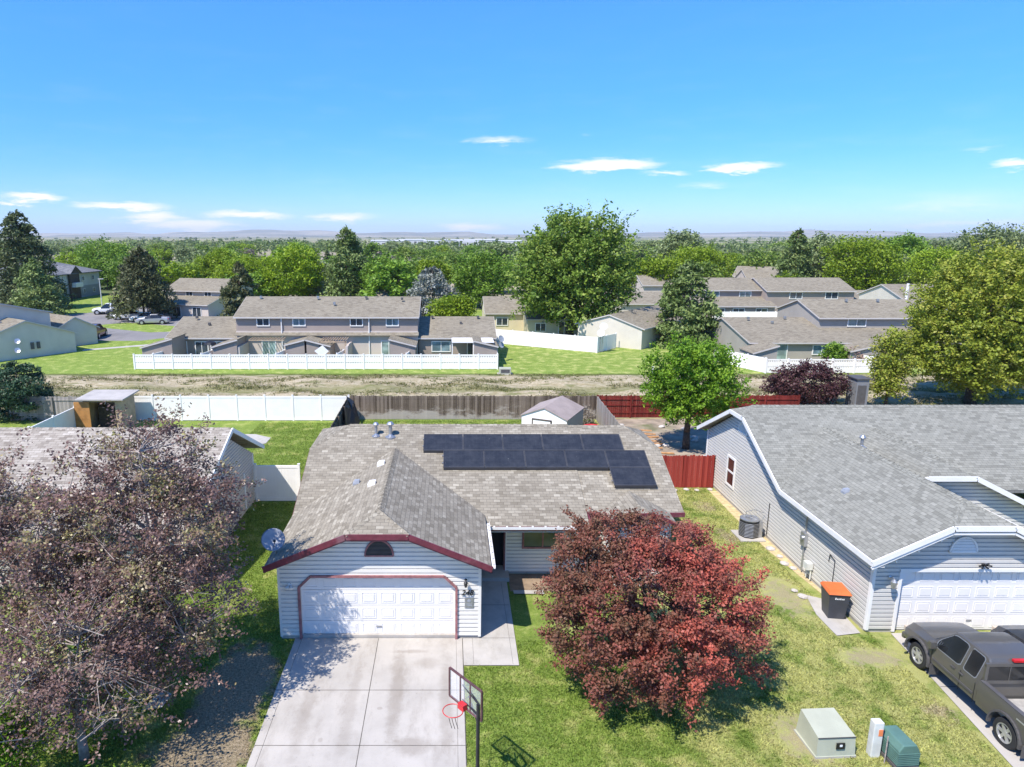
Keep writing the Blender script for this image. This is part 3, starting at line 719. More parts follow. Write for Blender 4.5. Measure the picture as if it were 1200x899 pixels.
# --- grass blades on the near lawns ----------------------------------
def grass(name, n, rects, holes, size, mat, label, seed, clump=.35):
    rng = np.random.default_rng(seed); out = []
    A = sum((b-a)*(d-c) for a, b, c, d in rects)
    for a, b, c, d in rects:
        k = int(n*(b-a)*(d-c)/A); y = c+(d-c)*rng.random(k)**1.25; x = a+(b-a)*rng.random(k)
        out.append(np.stack([x, y, np.zeros(k)], 1))
    P = np.concatenate(out)
    for a, b, c, d in holes: P = P[~((P[:, 0] > a) & (P[:, 0] < b) & (P[:, 1] > c) & (P[:, 1] < d))]
    # thin out on worn and bare ground
    def e(x, y, rx, ry): return 1-np.hypot((P[:, 0]-x)/rx, (P[:, 1]-y)/ry)
    bare = np.maximum.reduce([e(9.2, 15.2, 1.25, 1.3), e(12.9, 18.6, 1.6, .8), e(-6.1, 17.2, 1.5, 2.9), e(-6.2, 14.6, 1.7, 1.8), e(12, 22.3, 1.2, 2.4)])
    P = P[bare < .15+.3*rng.random(len(P))]; P = P[P[:, 0] < 13.58+(P[:, 1]-14.23)*.11]
    n = len(P); h = size*(.5+rng.random(n)); th = rng.random(n)*6.283; ln = rng.normal(size=(n, 2))*.55
    w = np.stack([np.cos(th), np.sin(th), np.zeros(n)], 1)*(.011+.010*rng.random(n))[:, None]
    top = P+np.stack([ln[:, 0]*h, ln[:, 1]*h, h], 1)
    P[:, 2] = .012
    V = np.stack([P-w, P+w, top], 1)
    me = bpy.data.meshes.new(name); me.vertices.add(3*n); me.vertices.foreach_set('co', V.reshape(-1).astype('f'))
    me.loops.add(3*n); me.loops.foreach_set('vertex_index', np.arange(3*n, dtype='i')); me.polygons.add(n)
    me.polygons.foreach_set('loop_start', np.arange(0, 3*n, 3, dtype='i')); me.polygons.foreach_set('loop_total', np.full(n, 3, dtype='i'))
    at = me.attributes.new('tint', 'FLOAT', 'FACE'); at.data.foreach_set('value', rng.random(n).astype('f')); me.materials.append(mat); me.update()
    o = bpy.data.objects.new(name, me); COL.objects.link(o); tag(o, label, 'grass', kind='stuff')
    return o
# ------------------------------------------------------------------ ground
def flat(name, pts, z, mat):
    return struct(MB().poly([(x, y, z) for x, y in pts]), name, mat)
m, nt, b, o = new_mat('far_ground')
P = pos(nt)
vo = N(nt, 'ShaderNodeTexVoronoi', Scale=1.); vo.feature = 'F1'; L(nt, scaled(nt, P, (1/420., 1/260., 1)), vo.inputs['Vector'])
sc_ = nt.nodes.new('ShaderNodeSeparateColor'); L(nt, vo.outputs['Color'], sc_.inputs[0])
col = mixc(nt, smooth(nt, sc_.outputs[0], .3, .7), (.13, .16, .07), (.40, .35, .26))
col = mixc(nt, mth(nt, 'MULTIPLY', smooth(nt, sc_.outputs[1], .6, .9), .6), col, (.42, .38, .30))
col = mixc(nt, mth(nt, 'MULTIPLY', noise(nt, P, .02, 5), .5), col, (.07, .10, .03))
L(nt, col, b.inputs['Base Color']); b.inputs['Roughness'].default_value = 1; b.inputs['Specular IOR Level'].default_value = 0
g = MB(); g.poly([(-16000,-3000,0),(16000,-3000,0),(16000,24000,0),(-16000,24000,0)]); struct(g, 'ground', m)

def rough_strip():
    m, nt, b, o = new_mat('dry_strip')
    P = pos(nt)
    sx = nt.nodes.new('ShaderNodeSeparateXYZ'); L(nt, P, sx.inputs[0])
    Q = scaled(nt, P, (.35, 1.3, 1))
    n1 = noise(nt, Q, .9, 6, .7); n2 = noise(nt, scaled(nt, P, (.7, 1.5, 1)), 2.2, 5, .8); n3 = noise(nt, P, 9, 3, .8)
    y = mth(nt, 'ADD', sx.outputs[1], mth(nt, 'MULTIPLY', mth(nt, 'SUBTRACT', n1, .5), 5.))
    col = mixc(nt, smooth(nt, n2, .35, .65), (.38, .31, .18), (.62, .53, .40))
    col = mixc(nt, mth(nt, 'MULTIPLY', smooth(nt, n1, .5, .66), .85), col, (.16, .18, .06))
    # greener line along the ditch, straw towards the wooden fence
    band = mth(nt, 'SUBTRACT', 1., mth(nt, 'ABSOLUTE', mth(nt, 'DIVIDE', mth(nt, 'SUBTRACT', y, 55.3), 1.6)))
    col = mixc(nt, mth(nt, 'MULTIPLY', smooth(nt, band, 0, .7), .6), col, (.17, .19, .06))
    near = smooth(nt, y, 52.5, 50.2)
    col = mixc(nt, mth(nt, 'MULTIPLY', near, .6), col, (.40, .33, .17))
    far = smooth(nt, y, 60.6, 62.4)
    col = mixc(nt, far, col, (.10, .155, .025))
    col = mixc(nt, mth(nt, 'MULTIPLY', smooth(nt, noise(nt, scaled(nt, P, (1., 1.6, 1)), 6., 4, .9), .5, .68), .75), col, (.15, .14, .06))
    col = mixc(nt, mth(nt, 'MULTIPLY', n3, .3), col, (.12, .10, .05))
    L(nt, col, b.inputs['Base Color']); b.inputs['Roughness'].default_value = 1.; b.inputs['Specular IOR Level'].default_value = .05
    bump(nt, b, n2, 1., .15)
    return m
flat('lawn', [(-34,4),(32,4),(32,46.6),(-34,46.6)], .004, M['lawn'])
m_strip = rough_strip()
sm = MB()          # the ditch bank, gently uneven
nx, ny = 90, 18
def bz(x, y):
    t = (y-46.6)/(62.6-46.6)
    return .006+max(0, math.sin(math.pi*t))*(.22+.16*math.sin(3.1*x*.2+y)+.10*math.sin(x*.9))-.38*math.exp(-((y-55.3-.4*math.sin(x*.13))/.9)**2)*.6
for j in range(ny):
    for i in range(nx):
        q = [(-70+150*a/nx, 46.6+16*c/ny) for a, c in ((i,j),(i+1,j),(i+1,j+1),(i,j+1))]
        sm.poly([(x, y, max(.006, bz(x, y))) for x, y in q])
struct(sm, 'dry_ditch_strip', m_strip, smooth=True)
flat('far_lawn', [(-75,62.6),(75,62.6),(110,120),(-110,120)], .008, M['lawn_far'])
# driveways, walks
flat('driveway', [(-4.93,4),(.40,4),(.42,19.62),(-4.93,19.62)], .03, M['concrete'])
jb = MB()
jb.box(-2.285,-2.265,4,19.6,.0305,.034); jb.box(.395,.415,4,19.6,.0305,.036)
for y in (17.05, 14.9, 12.6): jb.box(-4.92,.39,y,y+.018,.0305,.034)
jb.box(.42,2.07,19.60,19.615,.0405,.043); jb.box(.9,2.07,21.6,21.615,.0405,.043); jb.box(-4.72,-4.71,4,19.6,.0305,.033); jb.box(.2,.208,4,19.6,.0305,.033)
jb.box(.72,.728,18.25,19.6,.0405,.043); jb.box(1.9,1.908,18.25,23.2,.0405,.043)
struct(jb, 'pavement_joints', M['joint'])
flat('walkway', [(.42,18.19),(2.08,18.19),(2.12,23.3),(.99,23.3),(.99,19.62),(.42,19.62)], .04, M['concrete_pale'])
struct(MB().box(.99,2.22,23.3,24.6,0,.17), 'porch_slab', M['concrete'])
flat('neighbour_driveway', [(12.5,4),(22,4),(20.0,19.9),(14.28,19.9)], .03, M['concrete'])
nb = MB(); 
for y in (17.2, 14.6): nb.box(14.0,20.,y,y+.02,.0305,.034)
struct(nb, 'neighbour_pavement_joints', M['joint'])
flat('bin_slab', [(12.45,19.75),(13.30,19.9),(13.45,21.9),(12.75,22.3),(12.45,21.0)], .035, M['concrete_pale'])
flat('gravel_edging', [(13.0,26.2),(13.42,22.0),(13.5,22.0),(13.5,32.5),(13.1,32.6)], .014, solid('straw_edging', (.50,.40,.22), .95, .2, 5, bmp=.6))
flat('patio', [(-15.0,39.8),(-12.4,39.8),(-11.4,40.6),(-11.4,41.8),(-12.6,42.6),(-15,42.6)], .03, M['concrete_pale'])
dirt_m = solid('bare_soil', (.26,.19,.13), .95, .25, 2, bmp=.8)
flat('backyard_soil', [(10.4,33.1),(26,33.1),(26,46.5),(10.4,46.5)], .010, solid('backyard_soil', (.30,.24,.18), .95, .3, 1.2, bmp=.8, dirt=((.10,.13,.03), .8)))
flat('garden_bed', [(2.2,22.6),(5.6,22.6),(5.6,23.9),(2.2,23.9)], .010, dirt_m)
flat('street', [(-120,84),(-38,83),(-32,90),(-36,112),(-44,124),(-50,160),(-64,160),(-60,126),(-66,118),(-120,116)], .012, M['asphalt'])
flat('street_island', [(-52,97),(-40,90.5),(-36.5,91.5),(-39,97),(-48,101)], .016, M['lawn_far'])
flat('parking_lawn', [(-80,118),(-62,112),(-56,121),(-57,150),(-90,150)], .016, M['lawn_far'])
flat('footpath', [(-41.5,76.6),(-41.2,75.5),(-30.2,82.6),(-30.4,83.8)], .014, M['concrete_pale'])

flat('stepping_stone', [(-8.35,16.2),(-7.85,16.3),(-7.75,16.9),(-8.2,16.95)], .045, M['concrete_pale'])
flat('porch_wall_edging', [(2.3,22.35),(3.4,22.35),(3.4,22.6),(2.3,22.6)], .05, M['concrete_pale'])

grass('lawn_grass_blades', 330000, [(-10.5,-4.95,11.5,31), (.43,13.6,11.5,33)],
      [(.40,2.12,18.15,24.6), (-5.5,8.4,19.5,34), (12.4,13.5,19.7,22.2), (2.1,5.6,22.6,24), (13.0,13.6,22,33)], .055, M['blade'], 'short green and yellowing grass of the front lawns', 3)
grass('backyard_grass_blades', 90000, [(-13,-7.2,31.3,45.4), (-7,10,38,46)], [(-15,-11.4,39.8,42.6)], .07, M['blade'], 'bright green grass of the fenced backyards', 4)
# weeds on the ditch strip
rng = np.random.default_rng(9); n = 26000
x = rng.uniform(-45, 60, n); y = 47.2+14.6*rng.random(n)
w_ = np.sin(x*.35+2*np.sin(y*.8))+np.cos(y*1.9+np.sin(x*.2)*2)+rng.normal(size=n)*.8; k_ = w_ > .75
x = x[k_]; y = y[k_]; n = len(x)
Z = np.array([max(.006, bz(a, b_)) for a, b_ in zip(x, y)])
idx = np.repeat(np.arange(n), 9)
Pp = np.stack([x[idx]+rng.normal(size=n*9)*.14, y[idx]+rng.normal(size=n*9)*.12, Z[idx]+abs(rng.normal(size=n*9))*.08], 1)
me = leaf_mesh('weed_tufts', Pp, rng.uniform(.08, .22, n*9), rng.random(n)[idx]*.8+.2*rng.random(n*9), LF['weed'], rng, aspect=.4)
o = bpy.data.objects.new('weed_tufts', me); COL.objects.link(o); tag(o, 'dry weeds and grass tufts scattered over the bare ditch strip', 'weeds', kind='stuff')

# hills on the horizon
hm, nt, b, o = new_mat('far_hills')
P = pos(nt); f = noise(nt, scaled(nt, P, (.0006, .0006, .01)), 1.5, 6, .65)
L(nt, mixc(nt, smooth(nt, f, .4, .62), (.13, .13, .09), (.36, .31, .24)), b.inputs['Base Color']); b.inputs['Roughness'].default_value = 1; b.inputs['Specular IOR Level'].default_value = 0
hb = MB(); rr_ = random.Random(4); n = 160
rows = []
for j, (yd, zf) in enumerate(((7200, 0.), (8300, .25), (9300, .55), (10500, 1.), (11600, .8), (13500, -.1))):
    row = []
    for i in range(n+1):
        xx_ = (-1.05+2.1*i/n)*yd
        zh = 62+26*math.sin(i*.11+1)+16*math.sin(i*.31+j*.6)+9*math.sin(i*.83+j)+rr_.uniform(-4, 4)
        row.append((xx_, yd+300*math.sin(i*.4+j), max(-1, zh*zf)+2))
    rows.append(row)
for j in range(len(rows)-1):
    for i in range(n): hb.poly([rows[j][i], rows[j][i+1], rows[j+1][i+1], rows[j+1][i]])
struct(hb, 'hills', hm, smooth=True)

# ------------------------------------------------------------------ houses
def mb_slats(mb, c, U, Nn, w, h, n, arch=False, dep=.03):
    c = Vector(c); U = Vector(U); Nn = Vector(Nn)
    for i in range(n):
        z = h*i/n; t = (z+h/n*.5)/h
        ww = w*math.sqrt(max(0, 1-(t*.93)**2)) if arch else w
        p = c+Vector((0,0,z))
        mb.prism([p-U*ww/2, p+U*ww/2, p+U*ww/2+Nn*dep, p-U*ww/2+Nn*dep], (0,0,h/n*.5))
def arch_vent(parent, c, w, h, frame, slat, n=9):
    c = Vector(c); f = MB(); K = 14; pr = None
    for k in range(K+1):
        a = math.pi*k/K; p = c+Vector((math.cos(a)*w/2, 0, math.sin(a)*h))
        if pr is not None: f.beam(pr+Vector((0,-.02,0)), p+Vector((0,-.02,0)), .05, .05)
        pr = p
    f.beam(c+Vector((-w/2,-.02,0)), c+Vector((w/2,-.02,0)), .05, .05)
    fo = f.build('gable_vent', frame, parent)
    s = MB(); s.prism([c+Vector((math.cos(math.pi*k/K)*w/2*.97, .0, math.sin(math.pi*k/K)*h*.97)) for k in range(K+1)], (0,-.012,0)); s.build('backing', M['dark'] if slat is M['plastic_grey'] else slat, fo)
    s = MB(); mb_slats(s, c+Vector((0,-.012,.02)), (1,0,0), (0,-1,0), w*.93, h*.93, n, True, .025); s.build('slats', slat, fo)
def garage_door(parent, x0, x1, z1, y, rows, cols, mat, cham=.35):
    d = MB(); gap = .012; hw = (x1-x0); rh = z1/rows
    for r in range(rows):
        za = r*rh+.03; zb = (r+1)*rh-gap+.03 if r < rows-1 else z1+.01
        d.box(x0-.02, x1+.02, y, y+.05, za, zb)
        cw = hw/cols
        for c in range(cols):
            a = x0+c*cw+.075; bb = x0+(c+1)*cw-.075; z0_ = za+.085; z1_ = zb-.085
            # raised border and raised centre field
            for q in ((a, bb, z0_, z0_+.022), (a, bb, z1_-.022, z1_), (a, a+.022, z0_+.022, z1_-.022), (bb-.022, bb, z0_+.022, z1_-.022)): d.box(q[0], q[1], y-.012, y, q[2], q[3])
            d.prism([(a+.06, y-.001, z0_+.055), (bb-.06, y-.001, z0_+.055), (bb-.06, y-.001, z1_-.055), (a+.06, y-.001, z1_-.055)], (0,-.014,0))
    do = d.build('garage_door', mat, parent)
    h = MB(); h.box((x0+x1)/2-.09, (x0+x1)/2+.09, y-.03, y-.012, .35, .39); h.build('door_handle', M['steel'], do)
    s = MB(); s.box(x0, x1, y-.01, y+.06, .0, .03); s.build('bottom_seal', M['plastic_grey'], do)
    return do
def vent_pipe(parent, x, y, z, r=.05, h=.4, cap=True, name='roof_vent'):
    v = MB(); v.lathe((x, y, z-.12), (0,0,1), [(r*3.2, .0), (r*3.2, .10), (r*1.3, .16), (r, .2), (r, h+.1)], 12)
    if cap: v.lathe((x, y, z+h-.03), (0,0,1), [(r*1.9, 0), (r*2.1, .05), (r*1.1, .13), (.001, .15)], 12)
    v.build(name, M['steel'], parent, smooth=False)
def box_vent(parent, x, y, z, dx=1, s=.3, mat=None, slope_dir=(-1,0)):
    v = MB(); sx, sy = slope_dir
    v.box(x-s/2, x+s/2, y-s/2, y+s/2, z-.10, z+.03); 
    q = [(x-s*.42, y-s*.42, z+.03), (x+s*.42, y-s*.42, z+.03), (x+s*.42, y+s*.42, z+.03), (x-s*.42, y+s*.42, z+.03)]
    t = [(x-s*.3, y-s*.3, z+.12), (x+s*.42, y-s*.3, z+.14), (x+s*.42, y+s*.3, z+.14), (x-s*.3, y+s*.3, z+.12)]
    for k in range(4): v.poly([q[k], q[(k+1) % 4], t[(k+1) % 4], t[k]])
    v.poly(t); v.build('roof_vent', mat or M['steel'], parent)
def text_mesh(name, s, size, loc, rot, mat, parent, ext=.004, off=None, font_shear=0.):
    cu = bpy.data.curves.new(name, 'FONT'); cu.body = s; cu.size = size; cu.extrude = ext; cu.shear = font_shear; cu.align_x = 'CENTER'; cu.align_y = 'CENTER'; cu.offset = size*.012
    t = bpy.data.objects.new(name, cu); COL.objects.link(t)
    bpy.context.view_layer.update()
    me = bpy.data.meshes.new_from_object(t.evaluated_get(bpy.context.evaluated_depsgraph_get()))
    bpy.data.objects.remove(t)
    me.materials.clear(); me.materials.append(mat)
    o = bpy.data.objects.new(name, me); COL.objects.link(o); o.parent = parent
    top = parent
    while top.parent is not None: top = top.parent
    offv = Vector((0,0,0)) if top.get('_local') else Vector(top.location)
    o.location = Vector(loc)-offv; o.rotation_euler = rot
    return o

# ===== main house ====================================================
W_ = M['siding_white']
H1 = root('house', (1.4, 19.6, 0), 'white single-storey house with maroon trim and solar panels on a brown shingle roof', 'house')
XL, XR, YG = -5.40, .98, 19.62
w = MB(); X_, Nf = (1,0,0), (0,-1,0)
OG = (0, YG, 0)
siding(w, OG, X_, Nf, [(XL,.12),(-4.74,.12),(-4.74,2.2),(XL,2.2)])
siding(w, OG, X_, Nf, [(.21,.12),(XR,.12),(XR,2.2),(.21,2.2)])
siding(w, OG, X_, Nf, [(-4.74,1.80),(-4.70,1.80),(-4.32,2.2),(-4.74,2.2)])
siding(w, OG, X_, Nf, [(.21,1.80),(.17,1.80),(-.21,2.2),(.21,2.2)])
siding(w, OG, X_, Nf, [(XL,2.2),(XR,2.2),(XR,2.72),(-1.25,3.66),(-3.13,3.66),(XL,2.72)])
w.box(XL, XL+.08, YG-.028, YG+.05, .1, 2.74); w.box(XR-.08, XR+.012, YG-.028, YG+.06, .1, 2.74)   # corner boards
w.box(XL, XL+.14, YG+.05, 33, .1, 2.7); w.box(XL, -4.70, YG+.05, YG+.2, .1, 2.7); w.box(.17, XR-.14, YG+.05, YG+.2, .1, 2.7)
w.box(XL+.14, XR-.14, YG+.05, YG+.12, 2.2, 2.7)
siding(w, (XR, 0, 0), (0,1,0), (1,0,0), [(YG+.06,.15),(24.3,.15),(24.3,2.7),(YG+.06,2.7)])
w.box(XR-.14, XR-.002, YG+.06, 24.3, .1, 2.68)
# porch wall and bedroom wall, back and right walls
siding(w, (0,23.9,0), X_, Nf, [(2.13,.15),(2.72,.15),(2.72,2.5),(2.13,2.5)])
siding(w, (0,23.9,0), X_, Nf, [(2.72,.15),(4.3,.15),(4.3,1.05),(2.72,1.05)])
siding(w, (0,23.9,0), X_, Nf, [(2.72,2.12),(4.3,2.12),(4.3,2.5),(2.72,2.5)])
siding(w, (0,23.9,0), X_, Nf, [(4.3,.15),(5.3,.15),(5.3,2.5),(4.3,2.5)])
w.box(2.14, 5.3, 23.92, 24.1, .1, 2.9)
siding(w, (0,23.6,0), X_, Nf, [(5.3,.15),(8.2,.15),(8.2,2.7),(5.3,2.7)])
w.box(5.3, 8.2, 23.62, 23.8, .1, 2.9); w.box(5.28, 5.3, 23.6, 23.9, .1, 2.6)
w.box(8.06, 8.2, 23.8, 32.6, .1, 3.0); w.box(-5.3, 8.1, 32.4, 32.6, .1, 2.6); w.box(.99, 2.13, 24.35, 24.45, .15, 2.9)
w.prism([(8.08,23.7,2.7),(8.08,26.6,3.95),(8.08,29.1,3.95),(8.08,32.0,2.7)], (.12,0,0)); w.prism([(XL,23.2,2.6),(XL,26.6,3.95),(XL,29.1,3.95),(XL,32.0,2.7)], (.12,0,0))
siding(w, (6.7,22.75,0), X_, Nf, [(-1.1,2.3),(1.1,2.3),(1.1,2.75),(.45,3.02),(-.45,3.02),(-1.1,2.75)])
siding(w, (6.7,22.75,0), X_, Nf, [(-1.1,.15),(1.1,.15),(1.1,2.3),(-1.1,2.3)]); w.box(5.6, 7.8, 22.77, 23.7, .1, 2.6)
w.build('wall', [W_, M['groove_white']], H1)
MB().box(XL+.02, XR-.01, YG+.02, YG+.3, 0, .12).box(2.14, 8.18, 23.93, 24.2, 0, .14).box(XR-.12, XR-.004, YG+.3, 24.3, 0, .14).build('foundation', M['concrete'], H1)
# roofs
rf = MB(); p = .4167
slab(rf, [(-5.65,23.0,2.78),(1.0,22.5,2.57),(4.95,22.5,2.57),(4.95,27.85,4.8),(-4.2,27.85,4.8),(-5.65,26.4,4.2)])
rf.build('roof', M['shingle_brown'], H1)
rf = MB(); slab(rf, [(4.952,23.2,2.80),(8.5,23.2,2.80),(8.5,26.45,4.17),(7.35,27.84,4.745),(4.952,27.84,4.745)], .16); 
slab(rf, [(8.5,26.45,4.17),(8.5,29.25,4.17),(7.35,27.85,4.745)]); slab(rf, [(-4.2,27.85,4.8),(-5.65,29.3,4.2),(-5.65,26.4,4.2)])
slab(rf, [(-4.2,27.852,4.8),(7.35,27.852,4.75),(8.5,29.25,4.17),(8.5,33.2,2.57),(-5.65,33.2,2.57),(-5.65,29.3,4.2)])
rf.build('roof', M['shingle_brown'], H1)
rf = MB(); GX, YF = -2.19, 19.12
slab(rf, [(-5.65,YF,2.78),(-3.15,YF,3.82),(GX,20.0,4.22),(GX,26.5,4.22),(-5.65,23.04,2.78)])
slab(rf, [(1.27,YF,2.78),(1.27,23.04,2.78),(GX,26.5,4.22),(GX,20.0,4.22),(-1.23,YF,3.82)])
slab(rf, [(-3.15,YF,3.82),(-1.23,YF,3.82),(GX,20.0,4.22)])
gr = rf.build('roof', M['shingle_brown'], H1); rf = MB()
slab(rf, [(5.45,22.4,2.78),(6.25,22.4,3.12),(6.7,22.8,3.27),(6.7,24.2,3.27),(5.45,23.2,2.82)]); slab(rf, [(7.95,22.4,2.78),(7.95,23.2,2.82),(6.7,24.2,3.27),(6.7,22.8,3.27),(7.15,22.4,3.12)]); slab(rf, [(6.25,22.4,3.12),(7.15,22.4,3.12),(6.7,22.8,3.27)])
rf.build('bay_roof', M['shingle_brown'], H1)
rc = MB()      # ridge and hip caps
def caps(mb, a, b, wd=.15, st=.14, k=.4167):
    a = Vector(a); b = Vector(b); n = max(1, int((b-a).length/st)); d = (b-a)/n; s = d.cross(Vector((0,0,1))).normalized()
    for i in range(n):
        p0 = a+d*i; p1 = p0+d*1.15; h = .008+.007*(i % 2)
        mb.poly([p0+s*wd+Vector((0,0,-wd*k+.3*h)), p0+Vector((0,0,h+.012)), p1+Vector((0,0,h)), p1+s*wd+Vector((0,0,-wd*k+.1*h))])
        mb.poly([p0+Vector((0,0,h+.012)), p0-s*wd+Vector((0,0,-wd*k+.3*h)), p1-s*wd+Vector((0,0,-wd*k+.1*h)), p1+Vector((0,0,h))])
caps(rc, (GX,20.0,4.23), (GX,26.4,4.23)); caps(rc, (GX,20.0,4.23), (-3.15,19.12,3.83), .1); caps(rc, (GX,20.0,4.23), (-1.23,19.12,3.83), .1)
rc.build('ridge_caps', M['shingle_brown'], H1); rc = MB()
caps(rc, (-4.2,27.85,4.81), (4.95,27.85,4.81)); caps(rc, (4.95,27.85,4.76), (7.35,27.85,4.76)); caps(rc, (-4.2,27.85,4.81), (-5.65,26.4,4.21), .1); caps(rc, (7.35,27.85,4.75), (8.5,26.4,4.17), .1)
rc.build('ridge_caps', M['shingle_brown'], H1)
fa = MB()
def edge(mb, pts, h=.17, w=.05, out=(0,-.03,0), dz=-.06, mi=0):
    o_ = Vector(out)
    for a, b in zip(pts[:-1], pts[1:]): mb.beam(Vector(a)+o_+Vector((0,0,dz)), Vector(b)+o_+Vector((0,0,dz)), w, h, mi)
edge(fa, [(-5.68,YF,2.75),(-3.15,YF,3.80),(-1.23,YF,3.80),(1.30,YF,2.75)], .17)
edge(fa, [(-5.68,YF,2.70),(-3.15,YF,3.745),(-1.23,YF,3.745),(1.30,YF,2.70)], .06, .04, (0,-.0,0), -.12)
fa.build('fascia', M['trim_maroon'], H1); fa = MB()
edge(fa, [(5.42,22.4,2.76),(6.25,22.4,3.1),(7.15,22.4,3.1),(7.98,22.4,2.76)], .13)
fa.build('bay_fascia', M['trim_maroon'], H1); fa = MB()
edge(fa, [(1.3,22.5,2.55),(4.97,22.5,2.55)], .15); edge(fa, [(4.97,22.5,2.55),(4.97,23.2,2.84)], .15, .05, (.03,0,0)); edge(fa, [(4.97,23.2,2.78),(8.52,23.2,2.78)], .16)
edge(fa, [(8.52,23.2,2.76),(8.52,26.45,4.09),(8.52,29.25,4.09)], .12, .02, (-.005,0,0)); fa.build('fascia', M['trim_maroon'], H1); fa = MB()
edge(fa, [(-5.68,19.1,2.72),(-5.68,23.0,2.72),(-5.68,26.4,4.12),(-5.68,29.3,4.12)], .13, .02, (.015,0,0))
fa.build('fascia', M['trim_maroon'], H1)
so = MB(); so.box(-5.62, 1.24, YF+.02, YG-.03, 2.58, 2.6); so.box(1.28, 4.93, 22.5, 23.88, 2.36, 2.38)
so = MB(); so.box(1.0, 4.93, 22.52, 23.9, 2.34, 2.37); so.box(2.1, 2.14, 23.85, 23.9, .15, 2.36); so.build('soffit', M['door_white'], H1)
gu = MB()
for a, b in (((1.34,19.12,2.70),(1.34,22.42,2.70)), ((1.34,22.40,2.52),(4.95,22.40,2.52))):
    gu.beam(a, b, .09, .02); gu.beam(Vector(a)+Vector((.05 if a[0] == b[0] else 0, 0 if a[0] == b[0] else -.05, .04)), Vector(b)+Vector((.05 if a[0] == b[0] else 0, 0 if a[0] == b[0] else -.05, .04)), .012, .1)
    n = 8
    for k in range(n):
        q = Vector(a).lerp(Vector(b), (k+.5)/n); gu.box(q.x-.03, q.x+.03, q.y-.03, q.y+.03, q.z+.06, q.z+.1)
gu.build('gutter', M['trim_white'], H1)
# garage opening trim: maroon, corners cut
tr = MB(); T_ = [(-4.74,0,.02),(-4.74,0,1.82),(-4.36,0,2.2),(-.17,0,2.2),(.21,0,1.82),(.21,0,.02)]
for a, b in zip(T_[:-1], T_[1:]): tr.beam(Vector(a)+Vector((0,YG-.03,0)), Vector(b)+Vector((0,YG-.03,0)), .10, .07, 0, (0,0,1) if abs(a[0]-b[0]) > .01 else (1,0,0))
tr.build('door_trim', M['trim_faded'], H1)
garage_door(H1, -4.70, .17, 2.16, YG+.14, 4, 8, M['door_white'])
MB().prism([(-4.70,YG+.02,1.82),(-4.34,YG+.02,2.18),(-4.70,YG+.02,2.18)], (0,.1,0)).prism([(.17,YG+.02,1.82),(.17,YG+.02,2.18),(-.19,YG+.02,2.18)], (0,.1,0)).build('door_corner_panels', M['siding_white'], H1)
arch_vent(H1, (-2.19, YG-.03, 2.90), .88, .52, M['trim_faded'], M['plastic_grey'], 11)
# numbers, plaque, lamps
text_mesh('house_number', '248', .25, (.55, YG-.06, 1.64), (R(90),0,0), M['paint_black'], H1, .006, font_shear=.25)
pq = MB().box(.47, .76, YG-.05, YG-.01, 1.10, 1.50).build('notice_plate', M['steel'], H1, bevel=.02)
MB().lathe((.615, YG-.052, 1.36), (0,-1,0), [(.06,0),(.05,.006),(.001,.007)], 14).box(.53,.70,YG-.056,YG-.05,1.19,1.21).box(.53,.70,YG-.056,YG-.05,1.24,1.26).build('emblem', M['dish'], pq)
def wall_lamp(parent, x, y, z, mat, s=1., label=None):
    l = MB().lathe((x, y, z), (0,-1,0), [(.055*s, 0), (.055*s, .03*s), (.02*s, .05*s)], 12).path([(x,y-.04*s,z),(x,y-.16*s,z+.07*s),(x,y-.2*s,z+.02*s)], .012*s, 6)
    l.lathe((x, y-.2*s, z-.24*s), (0,0,1), [(.05*s,0),(.075*s,.12*s),(.085*s,.20*s),(.03*s,.27*s),(.001,.29*s)], 8)
    return l.build('wall_lamp', mat, parent)
wall_lamp(H1, .50, YG-.02, 2.08, M['black_metal'], .75)
sl = MB().lathe((-5.02, YG-.02, 1.93), (0,-1,0), [(.05,0),(.05,.04),(.02,.05)], 10).lathe((-5.06, YG-.08, 1.9), (-.3,-1,-.6), [(.03,0),(.06,.08),(.065,.12)], 10).lathe((-4.97, YG-.08, 1.9), (.3,-1,-.6), [(.03,0),(.06,.08),(.065,.12)], 10)
sl.build('floodlight', M['trim_white'], H1)
# porch door and windows
fd = MB().box(1.12, 2.05, 24.28, 24.34, .17, 2.2); fo = fd.build('front_door', M['dark'], H1); 
MB().box(1.05, 1.12, 24.25, 24.34, .17, 2.27).box(2.05, 2.12, 23.88, 24.34, .17, 2.35).box(1.05, 2.12, 24.25, 24.34, 2.2, 2.27).build('frame', M['trim_faded'], fo)
MB().lathe((1.2, 24.27, 1.05), (0,-1,0), [(.03,0),(.03,.05),(.001,.06)], 10).build('handle', M['steel'], fo)
window(H1, (3.5, 23.88, 1.58), X_, Nf, 1.55, 1.02, M['trim_faded'], M['glass'], 'v', .07)
window(H1, (6.7, 22.73, 1.5), X_, Nf, 1.3, 1.1, M['trim_faded'], M['glass'], 'v', .07)
# roof vents
vent_pipe(H1, -3.05, 27.2, 4.53, .06, .45); vent_pipe(H1, -2.45, 27.15, 4.51, .075, .5)
vw = M['trim_white']
box_vent(H1, -2.62, 24.9, 4.06, mat=vw); box_vent(H1, -2.75, 22.9, 4.0, mat=vw); box_vent(H1, -3.42, 23.75, 3.72, s=.26, mat=M['dish'])
